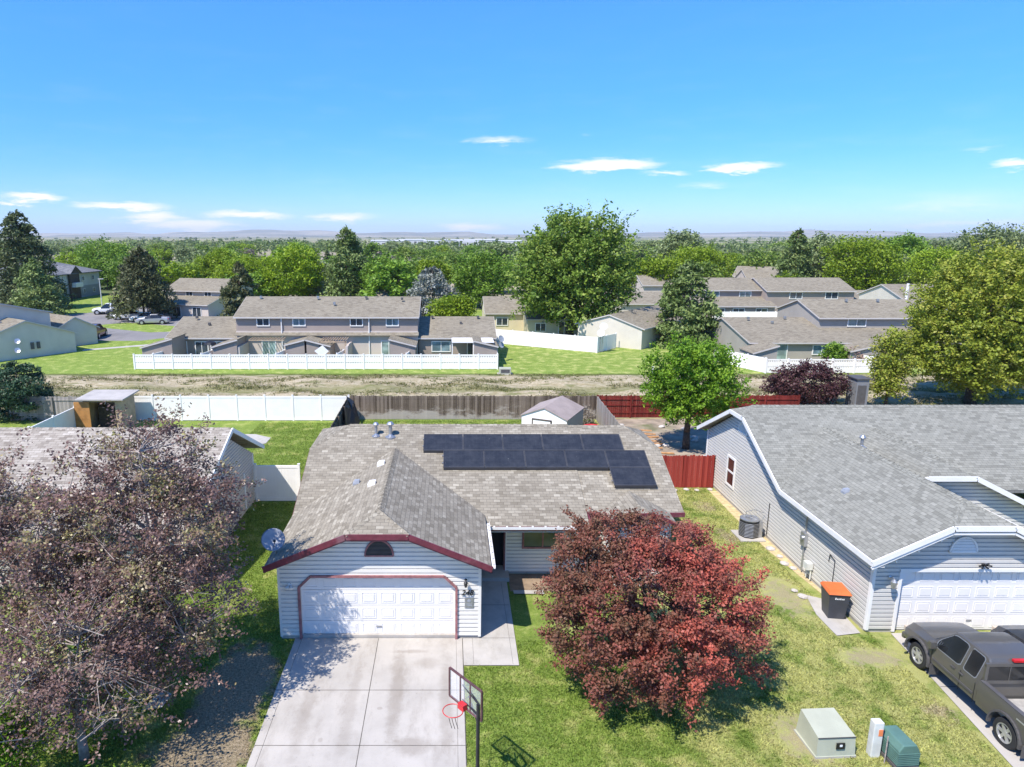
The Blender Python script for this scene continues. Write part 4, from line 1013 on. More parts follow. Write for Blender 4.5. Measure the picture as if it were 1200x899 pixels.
# solar panels: on rails 10 cm over the shingles
th = math.atan(.4167)
def on_roof(x, y, up=.11): return Vector((x, y-up*math.sin(th), 2.57+.4167*(y-22.5)+up*math.cos(th)))
PW, PL = 1.575, .98
rows = [(26.24, [-1.05+i*(PW+.035) for i in range(5)]), (25.30, [-.24+i*(PW+.035) for i in range(5)]), (24.37, [6.2])]
sd = Vector((0, math.cos(th), math.sin(th))); un = Vector((0, -math.sin(th), math.cos(th)))
for y0, xs in rows:
    for x in xs:
        a = on_roof(x, y0-.05, .10); ex = Vector((PW, 0, 0)); ey = sd*.985
        fr = MB()
        for p_, q_, w2 in ((a, a+ex, 0), (a+ey, a+ey+ex, 0)): fr.beam(p_+un*.02, q_+un*.02, .022, .045, 0, tuple(un))
        for p_, q_ in ((a, a+ey), (a+ex, a+ex+ey)): fr.beam(p_+un*.02, q_+un*.02, .022, .045, 0, tuple(un))
        po = MB().prism([a+un*.008+ex*.006+ey*.006, a+un*.008+ex*.994+ey*.006, a+un*.008+ex*.994+ey*.994, a+un*.008+ex*.006+ey*.994], un*.026).build('solar_panel', M['panel'], H1)
        fr.build('panel_frame', M['panel_frame'], po)
sk = MB()
for x0, x1, y0 in ((-1.05, -.26, 26.19), (-.24, 6.18, 25.25), (6.2, 7.78, 24.32)):
    sk.beam(on_roof(x0, y0-.03, .07), on_roof(x1, y0-.03, .07), .02, .11, 0, tuple(un))
sk.build('panel_skirt', M['panel_frame'], H1)
rl = MB()
for y0, x0, x1 in ((26.5,-1.1,7.0),(26.9,-1.1,7.0),(25.55,-.3,7.8),(25.95,-.3,7.8),(24.6,6.15,7.8),(25.0,6.15,7.8)):
    rl.beam(on_roof(x0,y0,.05), on_roof(x1,y0,.05), .04, .05, 0, tuple(un))
rl.build('mounting_rails', M['steel'], H1)
# satellite dish on the garage eave
D = root('satellite_dish', (-5.5, 19.7, 2.87), 'grey satellite dish on the left eave of the white garage', 'satellite dish')
dc = Vector((-5.50, 19.75, 3.35)); ax = Vector((.30, -.72, .62)).normalized()
MB().lathe(dc, ax, [(.001,-.07),(.12,-.062),(.22,-.04),(.31,-.005),(.36,.03),(.365,.035),(.31,.01),(.22,-.025),(.001,-.055)], 28).build('reflector', M['dish'], D, smooth=True)
MB().path([(-5.45,19.85,2.85),(-5.45,19.85,3.2),tuple(dc-ax*.06)], .025).build('mast', M['steel'], D)
tip = dc+ax*.42+Vector((0,0,-.16))
MB().tube(dc-Vector((0,0,.34)), tip, .012).lathe(tip, -ax, [(.035,-.05),(.045,.0),(.03,.06)], 10).build('feed_arm', M['black_metal'], D)

# ===== right neighbour ==============================================
H2 = root('house', (17, 20, 0), 'pale grey lap-sided house with white trim and a grey shingle roof on the right', 'house')
S2 = M['siding_grey']; w = MB(); X0 = 13.5; Y0 = 19.98; q = .5
siding(w, (X0,0,0), (0,1,0), (-1,0,0), [(Y0,.12),(34.3,.12),(34.3,2.72),(25.8,2.72),(Y0,2.72)])
siding(w, (X0,0,0), (0,1,0), (-1,0,0), [(25.9,2.72),(34.3,2.72),(31.0,4.45),(29.3,4.45)])
O2 = (0,Y0,0)
siding(w, O2, X_, Nf, [(X0,.12),(14.42,.12),(14.42,2.2),(X0,2.2)]); siding(w, O2, X_, Nf, [(19.42,.12),(19.9,.12),(19.9,2.2),(19.42,2.2)])
siding(w, O2, X_, Nf, [(X0,2.2),(19.9,2.2),(19.9,2.65),(17.3,3.82),(15.45,3.82),(X0,2.80)])
w.box(X0, X0+.02, Y0, 34.3, .1, 2.7); w.box(X0+.02, 14.4, Y0+.02, Y0+.2, .1, 2.7); w.box(14.4,19.4,Y0+.03,Y0+.1,2.2,2.7); w.box(19.42, 19.9, Y0+.02, 24, .1, 2.7); w.box(X0,30,34.1,34.3,.1,2.7)
siding(w, (0,24.2,0), X_, Nf, [(16.3,2.4),(22.2,2.4),(22.2,2.65),(19.4,3.86),(17.6,3.86),(16.3,3.3)])
siding(w, (0,24.2,0), X_, Nf, [(19.9,.12),(24,.12),(24,2.4),(19.9,2.4)])
w.box(19.9, 30, 24.22, 24.4, .1, 2.6)
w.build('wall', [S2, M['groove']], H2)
tb = MB(); tb.box(X0-.03, X0+.07, Y0-.035, Y0+.0, .1, 2.74); tb.box(X0-.035, X0-.0, Y0-.03, Y0+.08, .1, 2.74); tb.build('corner_trim', M['trim_white'], H2); tb = MB().box(X0-.035, X0, 34.2, 34.32, .1, 2.72); tb.build('corner_trim', M['trim_white'], H2); tb = MB()
tb.box(14.42-.1, 14.42, Y0-.04, Y0+.1, .05, 2.22); tb.box(19.38, 19.46, Y0-.04, Y0+.1, .05, 2.22); tb.box(14.32, 19.46, Y0-.05, Y0+.1, 2.16, 2.27)
tb.prism([(14.42,Y0-.02,1.85),(14.78,Y0-.02,2.16),(14.42,Y0-.02,2.16)], (0,.08,0))
tb.build('door_trim', M['trim_white'], H2)
garage_door(H2, 14.42, 19.38, 2.16, Y0+.14, 4, 8, M['door_white'])
MB().box(X0+.02, 14.4, Y0+.02, Y0+.3, 0, .12).box(X0+.0, X0+.2, Y0+.1, 34.2, 0, .12).build('foundation', M['concrete'], H2)
rf = MB(); RX, GE = 16.4, 13.12; YF2 = 19.5
def hr(y): return 2.75+.5*(y-25.6)
slab(rf, [(GE,25.6,2.75),(40,25.6,2.75),(40,30.2,5.05),(13.8,30.2,5.05),(GE,29.5,4.7)])
slab(rf, [(GE,29.5,4.7),(13.8,30.2,5.05),(GE,30.9,4.7)])
slab(rf, [(13.8,30.202,5.05),(40,30.202,5.05),(40,34.8,2.75),(GE,34.8,2.75),(GE,30.9,4.7)])
slab(rf, [(GE,YF2,2.75),(15.45,YF2,3.915),(RX,20.45,4.40),(RX,28.9,4.40),(GE,25.62,2.75)])
slab(rf, [(19.7,YF2,2.75),(19.7,25.62,2.75),(RX,28.9,4.40),(RX,20.45,4.40),(17.35,YF2,3.92)])
slab(rf, [(15.45,YF2,3.915),(17.35,YF2,3.92),(RX,20.45,4.40)])
slab(rf, [(15.2,23.8,2.77),(17.6,23.8,3.95),(18.5,24.7,4.40),(18.5,28.9,4.40),(15.2,25.62,2.77)]); slab(rf, [(21.8,23.8,2.75),(21.8,25.62,2.75),(18.5,28.9,4.40),(18.5,24.7,4.40),(19.4,23.8,3.95)]); slab(rf, [(17.6,23.8,3.95),(19.4,23.8,3.95),(18.5,24.7,4.40)])
rf.build('roof', M['shingle_grey'], H2)
rc = MB(); caps(rc, (RX,20.45,4.41), (RX,28.7,4.41), k=.5); caps(rc, (RX,20.45,4.41), (15.45,YF2,3.92), .1); caps(rc, (RX,20.45,4.41), (17.35,YF2,3.92), .1); rc.build('ridge_caps', M['shingle_grey'], H2); rc = MB(); caps(rc, (18.5,24.7,4.41), (18.5,28.7,4.41), k=.5); caps(rc, (18.5,24.7,4.41), (19.4,23.8,3.96), .1); rc.build('ridge_caps', M['shingle_grey'], H2); rc = MB(); caps(rc, (13.8,30.2,5.06), (40,30.2,5.06), k=.5)
caps(rc, (13.8,30.2,5.06), (GE,29.5,4.71), .1)
rc.build('ridge_caps', M['shingle_grey'], H2)
fa = MB()
edge(fa, [(GE-.03,YF2,2.73),(15.45,YF2,3.90),(17.35,YF2,3.90),(19.73,YF2,2.73)], .17); edge(fa, [(GE-.03,YF2,2.60),(15.45,YF2,3.77),(17.35,YF2,3.77),(19.73,YF2,2.60)], .08, .04, (0,.0,0), -.1)
fa.build('fascia', M['trim_white'], H2); fa = MB()
edge(fa, [(15.2,23.8,2.75),(17.6,23.8,3.93),(19.4,23.8,3.93),(21.83,23.8,2.73)], .18)
fa.build('fascia', M['trim_white'], H2); fa = MB()
edge(fa, [(GE,19.46,2.73),(GE,25.6,2.73),(GE,29.5,4.66),(GE,30.9,4.66),(GE,34.83,2.72)], .18, .05, (-.02,0,0))
fa.build('fascia', M['trim_white'], H2)
so = MB(); so.prism([(GE+.02,19.5,2.54),(X0,19.5,2.54),(X0,25.6,2.54),(GE+.02,25.6,2.54)], (0,0,.02)); so.build('soffit', M['trim_white'], H2)
arch_vent(H2, (16.2, Y0-.04, 2.86), .84, .50, M['trim_white'], M['trim_white'], 9)
# half-round vent on the side gable
sv = MB(); cy, cz = 30.2, 3.75
for k in range(12):
    a0, a1 = math.pi*k/12, math.pi*(k+1)/12
    sv.beam((X0-.03, cy+.45*math.cos(a0), cz+.48*math.sin(a0)), (X0-.03, cy+.45*math.cos(a1), cz+.48*math.sin(a1)), .05, .05)
sv.beam((X0-.03,cy-.45,cz), (X0-.03,cy+.45,cz), .05, .05)
vo_ = sv.build('gable_vent', M['trim_white'], H2)
MB().prism([(X0-.02, cy+.44*math.cos(math.pi*k/12), cz+.47*math.sin(math.pi*k/12)) for k in range(13)], (.01,0,0)).build('slats', M['siding_grey'], vo_)
window(H2, (X0-.01, 31.1, 1.55), (0,1,0), (-1,0,0), .95, 1.5, M['trim_white'], glass('window_glass_brown', (.035,.022,.018)), 'h', .10)
window(H2, (23.6, 24.18, 1.6), X_, Nf, 1.3, 1.3, M['trim_white'], M['glass'], 'v')
vent_pipe(H2, 16.75, 26.6, 4.22, .06, .38); vent_pipe(H2, 18.4, 27.4, 3.75+.0, .075, .3, True); box_vent(H2, 14.5, 23.6, 3.44, s=.24, mat=M['dish'])
wall_lamp(H2, 14.02, Y0-.02, 1.98, M['steel'], 1.15)
wl = MB().lathe((16.9, Y0-.04, 2.42), (0,-1,0), [(.05,0),(.05,.05)], 10)
for a in range(6): wl.tube((16.9,Y0-.1,2.42), (16.9+.2*math.cos(a*1.05),Y0-.16,2.42+.10*math.sin(a*1.05)), .018, .03, 6)
wl.build('floodlight', M['black_metal'], H2)
for (x, z) in ((13.9,2.85),(14.55,3.2),(15.2,3.55),(15.75,3.8),(16.6,3.8),(17.4,3.75)): MB().lathe((x, YF2+.1, z-.20), (0,0,1), [(.02,0),(.035,.04),(.02,.10)], 8).build('eave_light', M['trim_white'], H2)

# meters and pipes on the side wall
mt = MB(); mt.tube((X0-.07,24.0,.1),(X0-.07,24.0,2.3),.03); mt.box(X0-.16,X0-.02,23.85,24.15,1.15,1.65); mt.lathe((X0-.14,24.0,1.45),(-1,0,0),[(.09,0),(.09,.08),(.001,.1)],14)
mt.build('electric_meter', M['steel'], H2)
gm = MB(); gm.tube((X0-.1,23.3,.1),(X0-.1,23.3,.6),.025); gm.box(X0-.28,X0-.06,23.25,23.55,.5,.75); gm.tube((X0-.15,23.5,.1),(X0-.15,23.5,.5),.02); gm.build('gas_meter', M['post_white'], H2)
MB().tube((X0-.04,27.0,.2),(X0-.04,27.0,1.6),.018).build('cable', M['black_metal'], H2)
MB().path([(X0-.04,22.0,.4),(X0-.04,22.0,1.5),(X0-.06,22.3,1.6),(X0-.05,22.35,1.3)],.014).build('cable', M['black_metal'], H2)
A = root('air_conditioner', (12.75,27.2,0), 'round-cornered air conditioner unit on a concrete pad beside the grey side wall', 'air conditioner')
MB().box(12.25,13.3,26.65,27.75,0,.08).build('pad', M['concrete_pale'], A, bevel=.01)
ab = MB(); pr = [(.40,.0),(.41,.02),(.41,.70),(.39,.74)]
ab.lathe((12.78,27.2,.09),(0,0,1),pr,8)
ab.build('casing', M['black_metal'], A)
lv = MB()
for k in range(10): lv.lathe((12.78,27.2,.15+k*.062),(0,0,1),[(.425,0),(.43,.008),(.425,.016)],8)
lv.box(13.05,13.25,26.95,27.45,.1,.78)
lv.build('louvre', M['steel'], A)
fg = MB(); fg.lathe((12.78,27.2,.83),(0,0,1),[(.40,0),(.40,.03),(.30,.06),(.28,.05)],20)
for a in range(8): fg.tube((12.78,27.2,.92),(12.78+.34*math.cos(a*.785),27.2+.34*math.sin(a*.785),.87),.01)
fg.path([(12.6,27.2,.9),(12.6,27.2,1.15),(13.0,27.3,1.2),(13.4,27.3,1.05)],.015)
fg.build('fan_grille', M['steel'], A)

# ===== left neighbour ===============================================
H3 = root('house', (-14, 27, 0), 'tan shingle roofed house with beige siding behind the crabapple trees', 'house')
w = MB(); X3 = -9.45
siding(w, (X3,0,0), (0,1,0), (1,0,0), [(22.7,.12),(31.2,.12),(31.2,2.45),(27.5,4.4),(22.7,2.45)])
w.box(-24, X3-.0, 31.1, 31.25, .1, 2.45); w.box(X3-.1, X3-.002, 22.8, 31.1, .1, 2.4)
siding(w, (0,22.7,0), X_, Nf, [(-24,.12),(X3,.12),(X3,2.4),(-24,2.4)])
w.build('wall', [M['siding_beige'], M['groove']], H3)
rf = MB(); slab(rf, [(-34,22.2,2.55),(-9.15,22.2,2.55),(-9.15,27.6,4.72),(-34,27.6,4.72)]); slab(rf, [(-34,27.602,4.72),(-9.15,27.602,4.72),(-9.15,32.1,2.55),(-34,32.1,2.55)])
rf.build('roof', M['shingle_tan'], H3)
fa = MB(); edge(fa, [(-9.12,22.2,2.52),(-9.12,27.6,4.70),(-9.12,32.12,2.52)], .18, .05, (0,0,0)); fa.build('fascia', M['trim_white'], H3)
tb = MB(); tb.box(X3-.02, X3+.03, 31.1, 31.27, .1, 2.45).build('corner_trim', M['trim_white'], H3)
rc = MB(); caps(rc, (-34,27.6,4.73), (-9.2,27.6,4.73)); rc.build('ridge_caps', M['shingle_tan'], H3)
MB().path([(X3+.05,29.6,2.0),(X3+.05,29.6,.3)],.04).build('downpipe', M['trim_white'], H3)
MB().tube((X3+.3,26.6,0.1),(X3+.3,26.6,.5),.12).build('water_meter', M['black_metal'], H3)
# ------------------------------------------------------------------ fences (built along local +X)
def fence(name, p0, p1, h, kind, label, mat, pw=2.4, post=.1, group=None, top=None, postmat=None, cat='fence'):
    p0 = Vector((p0[0], p0[1], 0)); p1 = Vector((p1[0], p1[1], 0)); d = p1-p0; Ln = d.length
    rt = root(name, p0, label, cat, group, math.atan2(d.y, d.x), True)
    n = max(1, round(Ln/pw)); s = Ln/n; rr = random.Random(int(Ln*100))
    for i in range(n):
        x0 = i*s+post/2; x1 = (i+1)*s-post/2; b = MB()
        if kind == 'vinyl':
            b.box(x0, x1, -.02, .02, .06, h-.06); b.box(x0-.01, x1+.01, -.035, .035, h-.14, h-.02); b.box(x0-.01, x1+.01, -.035, .035, .04, .2)
            k = x0+.15
            while k < x1-.05: b.box(k, k+.012, -.024, .024, .21, h-.15); k += .15
        elif kind == 'picket':
            b.box(x0-.01, x1+.01, -.03, .03, h-.12, h); b.box(x0-.01, x1+.01, -.03, .03, .05, .17); b.box(x0-.01, x1+.01, -.03, .03, h*.52-.05, h*.52+.05)
            k = x0; 
            while k < x1-.02:
                b.box(k+.02, min(x1, k+.14), -.012, .012, .17, h*.52-.05); b.box(k+.02, min(x1, k+.145), -.012, .012, h*.52+.05, h*.80)
                b.box(k+.035, min(x1, k+.13), -.012, .012, h*.80, h-.12); k += .165
            b.box(x0, x1, -.02, .02, .17, h*.40); b.box(x0, x1, -.02, .02, h*.58, h*.80)
        else:
            k = i*s
            while k < (i+1)*s-.01:
                e = min((i+1)*s, k+.135); hh = h+rr.uniform(-.035, .035); oy = rr.uniform(-.006, .006)
                b.prism([(k+.004, -.012+oy, .03), (e, -.012+oy, .03), (e, -.012+oy, hh-.03), (e-.03, -.012+oy, hh), (k+.034, -.012+oy, hh), (k+.004, -.012+oy, hh-.03)], (0, .022, 0)); k += .14
            if kind == 'plank_rails':
                for z in (.35, h*.55, h-.3): b.box(i*s, (i+1)*s, -.06, -.016, z, z+.09)
            else:
                for z in (.35, h-.3): b.box(i*s, (i+1)*s, .014, .055, z, z+.09)
        b.build('panel', mat, rt)
    for i in range(n+1):
        b = MB(); x = i*s
        if kind in ('vinyl', 'picket'):
            b.box(x-post/2, x+post/2, -post/2, post/2, 0, h+.04)
            b.prism([(x-post*.6,-post*.6,h+.04),(x+post*.6,-post*.6,h+.04),(x+post*.6,post*.6,h+.04),(x-post*.6,post*.6,h+.04)], (0,0,.03))
        else:
            yy = -.06 if kind == 'plank_rails' else .08
            b.box(x-.045, x+.045, yy-.05, yy+.05, 0, h+(.05 if kind == 'plank_rails' else -.05))
        b.build('post', postmat or mat, rt)
    return rt
V = M['vinyl']
fence('vinyl_fence', (-7.0,46.0), (-24.5,46.0), 1.78, 'vinyl', 'white vinyl privacy fence along the back of the left yard', V, 2.0)
fence('wooden_fence', (-24.6,46.0), (-30.5,46.0), 1.75, 'plank', 'short grey wooden fence between juniper and yard shed', M['fence_grey'])
fence('vinyl_fence', (-24.6,33.5), (-24.6,45.9), 1.65, 'vinyl', 'pale vinyl fence running from the tan roof back to the yard shed', V, 2.4)
fence('vinyl_gate', (-9.35,31.2), (-7.25,31.2), 1.85, 'vinyl', 'white vinyl gate between the beige wall and the brown-roofed house', V, 2.1, cat='gate')
fence('wooden_fence', (-7.05,45.9), (-6.85,31.0), 1.72, 'plank', 'dark wooden side fence from the white gate back to the ditch', M['fence_brown'])
fence('wooden_fence', (-6.9,46.3), (10.2,46.3), 1.72, 'plank', 'weathered brown plank fence behind the solar-roofed house', M['fence_brown'])
fence('wooden_fence', (10.25,46.2), (9.9,33.2), 1.72, 'plank', 'weathered grey side fence right of the garden shed', M['fence_grey'])
fence('red_fence', (10.4,46.8), (24.6,46.8), 1.62, 'plank_rails', 'long red plank fence beside the ditch with its rails showing', M['fence_red_dark'], cat='fence', postmat=M['fence_red_dark'])
fence('red_fence', (10.3,33.0), (13.45,33.0), 1.75, 'plank', 'red plank fence panel joining the pale grey side wall', M['fence_red'], 1.6)
tp = MB()      # tarp slumped over the fence corner
G_ = [(-7.15,45.9,1.8),(-6.6,45.7,1.45),(-6.15,45.2,.1),(-6.3,44.0,.05),(-6.7,42.3,.1),(-6.82,43,1.75),(-6.85,44.6,1.82)]
c0 = (-6.62,44.6,1.15)
for a, b_ in zip(G_, G_[1:]+G_[:1]):
    m1 = tuple((a[i]+c0[i])/2+(.05 if i == 0 else 0) for i in range(3)); m2 = tuple((b_[i]+c0[i])/2-(.04 if i == 0 else 0) for i in range(3))
    tp.poly([a, b_, m2, m1]); tp.poly([m1, m2, c0])
to = tp.build('tarp', M['tarp']); sm_ = to.modifiers.new('s', 'SOLIDIFY'); sm_.thickness = .02
tag(to, 'black tarp draped over the fence corner behind the left yard lawn', 'tarp')

# garden shed (turned a little) and open yard shed
S = root('garden_shed', (6.35,40.6,0), 'small white shed with a brown roof in front of the weathered plank fence', 'shed', None, R(-27), True); S.scale = (1.22,1.3,1.12)
w = MB(); w.prism([(-1.15,-1.3,0),(1.15,-1.3,0),(1.15,-1.3,1.85),(0,-1.3,2.35),(-1.15,-1.3,1.85)], (0,2.6,0)); w.build('wall', M['vinyl'], S)
rf = MB(); slab(rf, [(-1.2,-1.35,1.87),(0,-1.35,2.41),(0,1.35,2.41),(-1.2,1.35,1.87)], .05); slab(rf, [(1.2,-1.35,1.87),(1.2,1.35,1.87),(0,1.35,2.41),(0,-1.35,2.41)], .05); rf.build('roof', solid('shed_roof', (.33,.27,.245), .8, .12, 1.5, dirt=((.48,.42,.38), .5)), S)
MB().box(1.152,1.17,-1.28,1.28,.05,1.8).build('side_wall', M['stucco_blue'], S)
do = MB().box(-.55,.35,-1.34,-1.31,.05,1.7).build('door', M['vinyl'], S); MB().box(-.6,-.55,-1.36,-1.31,.05,1.75).box(.35,.4,-1.36,-1.31,.05,1.75).box(-.6,.4,-1.36,-1.31,1.7,1.76).build('frame', M['bark'], do)
S = root('yard_shed', (-22.8,44.3,0), 'open-fronted plywood shed with a flat grey roof in the left yard', 'shed')
MB().box(-24.0,-21.5,45.2,45.28,0,2.1).box(-24.0,-23.92,43.4,45.2,0,2.1).box(-21.9,-21.5,43.35,43.43,0,2.1).box(-21.58,-21.5,43.43,45.2,0,2.1).box(-24.0,-21.9,43.35,43.43,1.98,2.15).build('wall', M['wood_tan'], S)
MB().box(-24.55,-23.55,43.26,43.31,0,2.0).build('door', M['wood_orange'], S)
rb_ = MB(); slab(rb_, [(-24.3,43.0,2.24),(-21.2,43.0,2.24),(-21.2,45.5,2.34),(-24.3,45.5,2.34)], .08); rb_.build('roof', solid('felt_roof', (.42,.39,.36), .8, .1, 1, dirt=((.16,.16,.17), .8)), S)
MB().box(-23.6,-22.3,44.4,44.9,0,1.4).build('stored_items', M['bark'], S)
lp = []
rl_ = random.Random(8)
for i in range(9):
    b = MB(); a = rl_.uniform(-.25, .25); c = Vector((11.9+rl_.uniform(-.3,.3), 38.6+i*.55, .08+.07*(i % 3))); d = Vector((math.cos(a), math.sin(a), 0))*rl_.uniform(1.0,1.5)
    b.beam(c-d, c+d, .14, .06); o = b.build('lumber_board', M['lumber']); tag(o, 'orange-brown board of the loose lumber lying behind the grey side fence', 'board', 'lumber boards in the red-fenced yard')
for i in range(12):
    bm = MB(); c = (12.3+rl_.uniform(-1,3.5), 40+rl_.uniform(-3,5), .08); r = rl_.uniform(.12,.3)
    bm.lathe(c, (rl_.uniform(-.3,.3),.1,1), [(.02,-r*.5),(r*.8,-r*.35),(r,0),(r*.7,r*.35),(.02,r*.5)], 7); o = bm.build('rock', M['rock'], smooth=False); tag(o, 'pale rock lying on the bare ground of the red-fenced yard', 'rock', 'pale rocks in the red-fenced yard')
for i, (x, y) in enumerate(((13.2,26.0),(13.25,25.3),(13.15,24.7),(13.3,24.3),(12.5,22.6),(12.6,22.2),(13.2,32.7),(12.5,32.6),(12.0,32.7),(11.4,32.65))):
    r = rl_.uniform(.12,.2); bm = MB().lathe((x,y,.05), (.1,.1,1), [(.02,-r*.4),(r,-r*.2),(r*.9,r*.15),(.02,r*.4)], 7); o = bm.build('rock', M['rock']); tag(o, 'whitish stone at the foot of the grey house and red fence', 'rock', 'stones along the grey house wall')
tr = root('toy_car', (9.1,43.4,0), 'red plastic play tub beside the garden shed', 'toy')
MB().lathe((9.3,43.0,0), (0,0,1), [(.4,0),(.55,.35),(.6,.45),(.5,.43),(.38,.1),(.01,.08)], 16).build('tub', M['hoop_red'], tr)
tr.name = 'play_tub'
pbm = leafy('dry_bush', 88, [(0,0,.6,.8,.6,.7)], 60, 30, .15, .12, LF['blossom'], M['bark_pale'], .04, 1.4, top=(0,0,.8), nmain=4, ntw=20, label='pale dry bush in the corner right of the garden shed', cat='shrub', loc=(9.0,44.9,0))

# ------------------------------------------------------------------ front yard things
B = root('wheelie_bin', (13.0,21.0,0), 'dark wheeled rubbish bin with an orange lid beside the grey house', 'bin', None, R(-8), True)
def taper(mb, z0, z1, a0, b0, a1, b1, mi=0):
    q0 = [(-a0,-b0,z0),(a0,-b0,z0),(a0,b0,z0),(-a0,b0,z0)]; q1 = [(-a1,-b1,z1),(a1,-b1,z1),(a1,b1,z1),(-a1,b1,z1)]
    for k in range(4): mb.poly([q0[k], q0[(k+1)%4], q1[(k+1)%4], q1[k]], mi)
    mb.poly(q0[::-1], mi); mb.poly(q1, mi)
b = MB(); taper(b, .04, .95, .25, .27, .33, .37); b.build('body', M['bin_body'], B, bevel=.04)
b = MB(); b.box(-.35,.35,-.39,.39,.93,.97); b.build('rim', M['bin_body'], B, bevel=.015)
b = MB(); taper(b, .97, 1.06, .36, .41, .31, .35); b.build('lid', M['bin_lid'], B, bevel=.025)
for sx in (-1, 1):
    wmb = MB(); wmb.lathe((sx*.24-.03*sx, .26 if False else -.2, .12), (sx,0,0), [(.12,0),(.12,.06)], 16); 
MB().lathe((.27,-.16,.12), (1,0,0), [(.12,-.03),(.12,.04),(.05,.045)], 16).build('wheel', M['tyre'], B)
MB().lathe((.27,.22,.12), (1,0,0), [(.12,-.03),(.12,.04),(.05,.045)], 16).build('wheel', M['tyre'], B)
MB().tube((-.3,.44,.92),(.3,.44,.92),.018).build('handle', M['bin_body'], B)
lg = MB()   # faded white wordmark, illegible in the photograph: a row of small strokes
for k, (h0, h1) in enumerate(((0,.07),(0,.045),(0,.05),(0,.06),(0,.045),(0,.05))): lg.prism([(-.14+k*.05, -.3605, .78+h0), (-.105+k*.05, -.3605, .78+h0), (-.10+k*.05, -.366, .78+h1), (-.135+k*.05, -.366, .78+h1)], (0,-.006,0))
lg.build('wordmark', M['paint_white'], B)

T = root('utility_enclosure', (9.5,14.9,0), 'low pale green steel utility box on the front lawn', 'utility box', None, R(3), True); T.scale = (.95,.95,.93)
b = MB(); b.prism([(-.55,-.42,.05),(.55,-.42,.05),(.55,.62,.05),(-.55,.62,.05)], (0,0,.02)); 
F_ = [(-.52,-.40,.07),(.52,-.40,.07),(.50,-.36,.60),(-.50,-.36,.60)]; K_ = [(-.50,.60,.07),(.50,.60,.07),(.46,.55,.76),(-.46,.55,.76)]
b.poly(F_); b.poly([K_[1],K_[0],K_[3],K_[2]]); b.poly([F_[0],F_[3],K_[3],K_[0]]); b.poly([F_[1],K_[1],K_[2],F_[2]]); b.poly([F_[3],F_[2],K_[2],K_[3]])
b.build('cabinet', M['xfm'], T, bevel=.03)
MB().box(-.54,.54,-.42,.63,0,.05).build('base', M['concrete_pale'], T)
MB().box(-.505,.505,-.385,-.372,.585,.61).build('lid_seam', M['plastic_grey'], T)
MB().box(-.02,.20,-.425,-.40,.28,.46).build('lock_recess', M['paint_black'], T); MB().box(.06,.13,-.43,-.424,.36,.42).build('latch', M['paint_white'], T)
P_ = root('cable_pedestal', (11.0,14.45,0), 'dark green telecom cabinet standing on the front lawn', 'utility box', None, R(4), True)
b = MB(); b.prism([(-.26,-.33,.1),(.26,-.33,.1),(.26,-.33,.52),(.17,-.33,.68),(-.17,-.33,.68),(-.26,-.33,.52)], (0,.72,0)); b.build('cabinet', M['ped_green'], P_, bevel=.02)
MB().box(-.29,.29,-.37,.42,0,.1).build('base', M['plastic_grey'], P_, bevel=.01)
b = MB()
for k in range(7):
    z = .14+k*.05; b.box(-.275,.275,-.345,-.33,z,z+.022); b.box(-.275,-.26,-.33,.38,z,z+.022); b.box(.26,.275,-.33,.38,z,z+.022)
b.build('ribs', M['ped_green'], P_)
Q_ = root('marker_post', (10.5,14.62,0), 'slim white utility post with orange sticker beside the dark green cabinet', 'utility post')
MB().box(10.38,10.62,14.52,14.72,0,.98).build('cabinet', M['post_white'], Q_, bevel=.02)
MB().box(10.50,10.60,14.512,14.52,.62,.80).build('sticker', M['orange'], Q_)
MB().tube((10.62,14.35,0),(10.62,14.35,.75),.015).build('stake', M['bark_pale'], Q_)

# basketball hoop
B = root('basketball_hoop', (.60,13.05,0), 'portable basketball hoop with clear backboard at the driveway edge', 'basketball hoop')
c = Vector((.35,13.45,2.60)); u = Vector((.72,-.88,0)).normalized(); n_ = Vector((-u.y, u.x, 0)); n_ = -n_ if n_.x > 0 else n_; Zv = Vector((0,0,1))
bw, bh = 1.10, .72
fr = MB()
P4 = [c-u*bw/2-Zv*bh/2, c+u*bw/2-Zv*bh/2, c+u*bw/2+Zv*bh/2, c-u*bw/2+Zv*bh/2]
for i in range(4): fr.beam(P4[i], P4[(i+1)%4], .035, .045, 0, tuple(n_))
fr.beam(c-u*.17-Zv*bh/2, c-u*.17+Zv*bh/2, .03, .03, 0, tuple(n_)); fr.beam(c+u*.17-Zv*bh/2, c+u*.17+Zv*bh/2, .03, .03, 0, tuple(n_))
fo = fr.build('backboard_frame', M['board_frame'], B)
MB().prism([p_-n_*.004 for p_ in P4], n_*.008).build('backboard', M['acrylic'], B)
MB().beam(P4[0]+u*.5-Zv*.02, P4[1]-Zv*.02, .03, .03).build('edge_pad', M['steel'], fo)
rc_ = c-Zv*.26+n_*.36; rim = MB(); pr = None
for k in range(25):
    a = 2*math.pi*k/24; p_ = rc_+Vector((math.cos(a), math.sin(a), 0))*.225
    if pr is not None: rim.tube(pr, p_, .011, .011, 6)
    pr = p_
rim.build('rim', M['hoop_red'], B)
MB().beam(c-Zv*.28+n_*.02, c-Zv*.28+n_*.15, .18, .14).build('bracket', M['hoop_red'], B)
net = MB()
for k in range(3):
    a = 2*math.pi*(.68+k*.05); p_ = rc_+Vector((math.cos(a), math.sin(a), 0))*.22; net.path([p_, p_+Vector((.03,.0,-.14)), p_+Vector((.07,-.03,-.26))], .008, 4)
net.build('torn_net', M['paint_black'], B)
pole = Vector((.62,13.02,0)); pt = Vector((.62,13.06,2.62))
MB().tube(pole, pt, .045, .04, 10).build('pole', M['black_metal'], B)
am = MB()
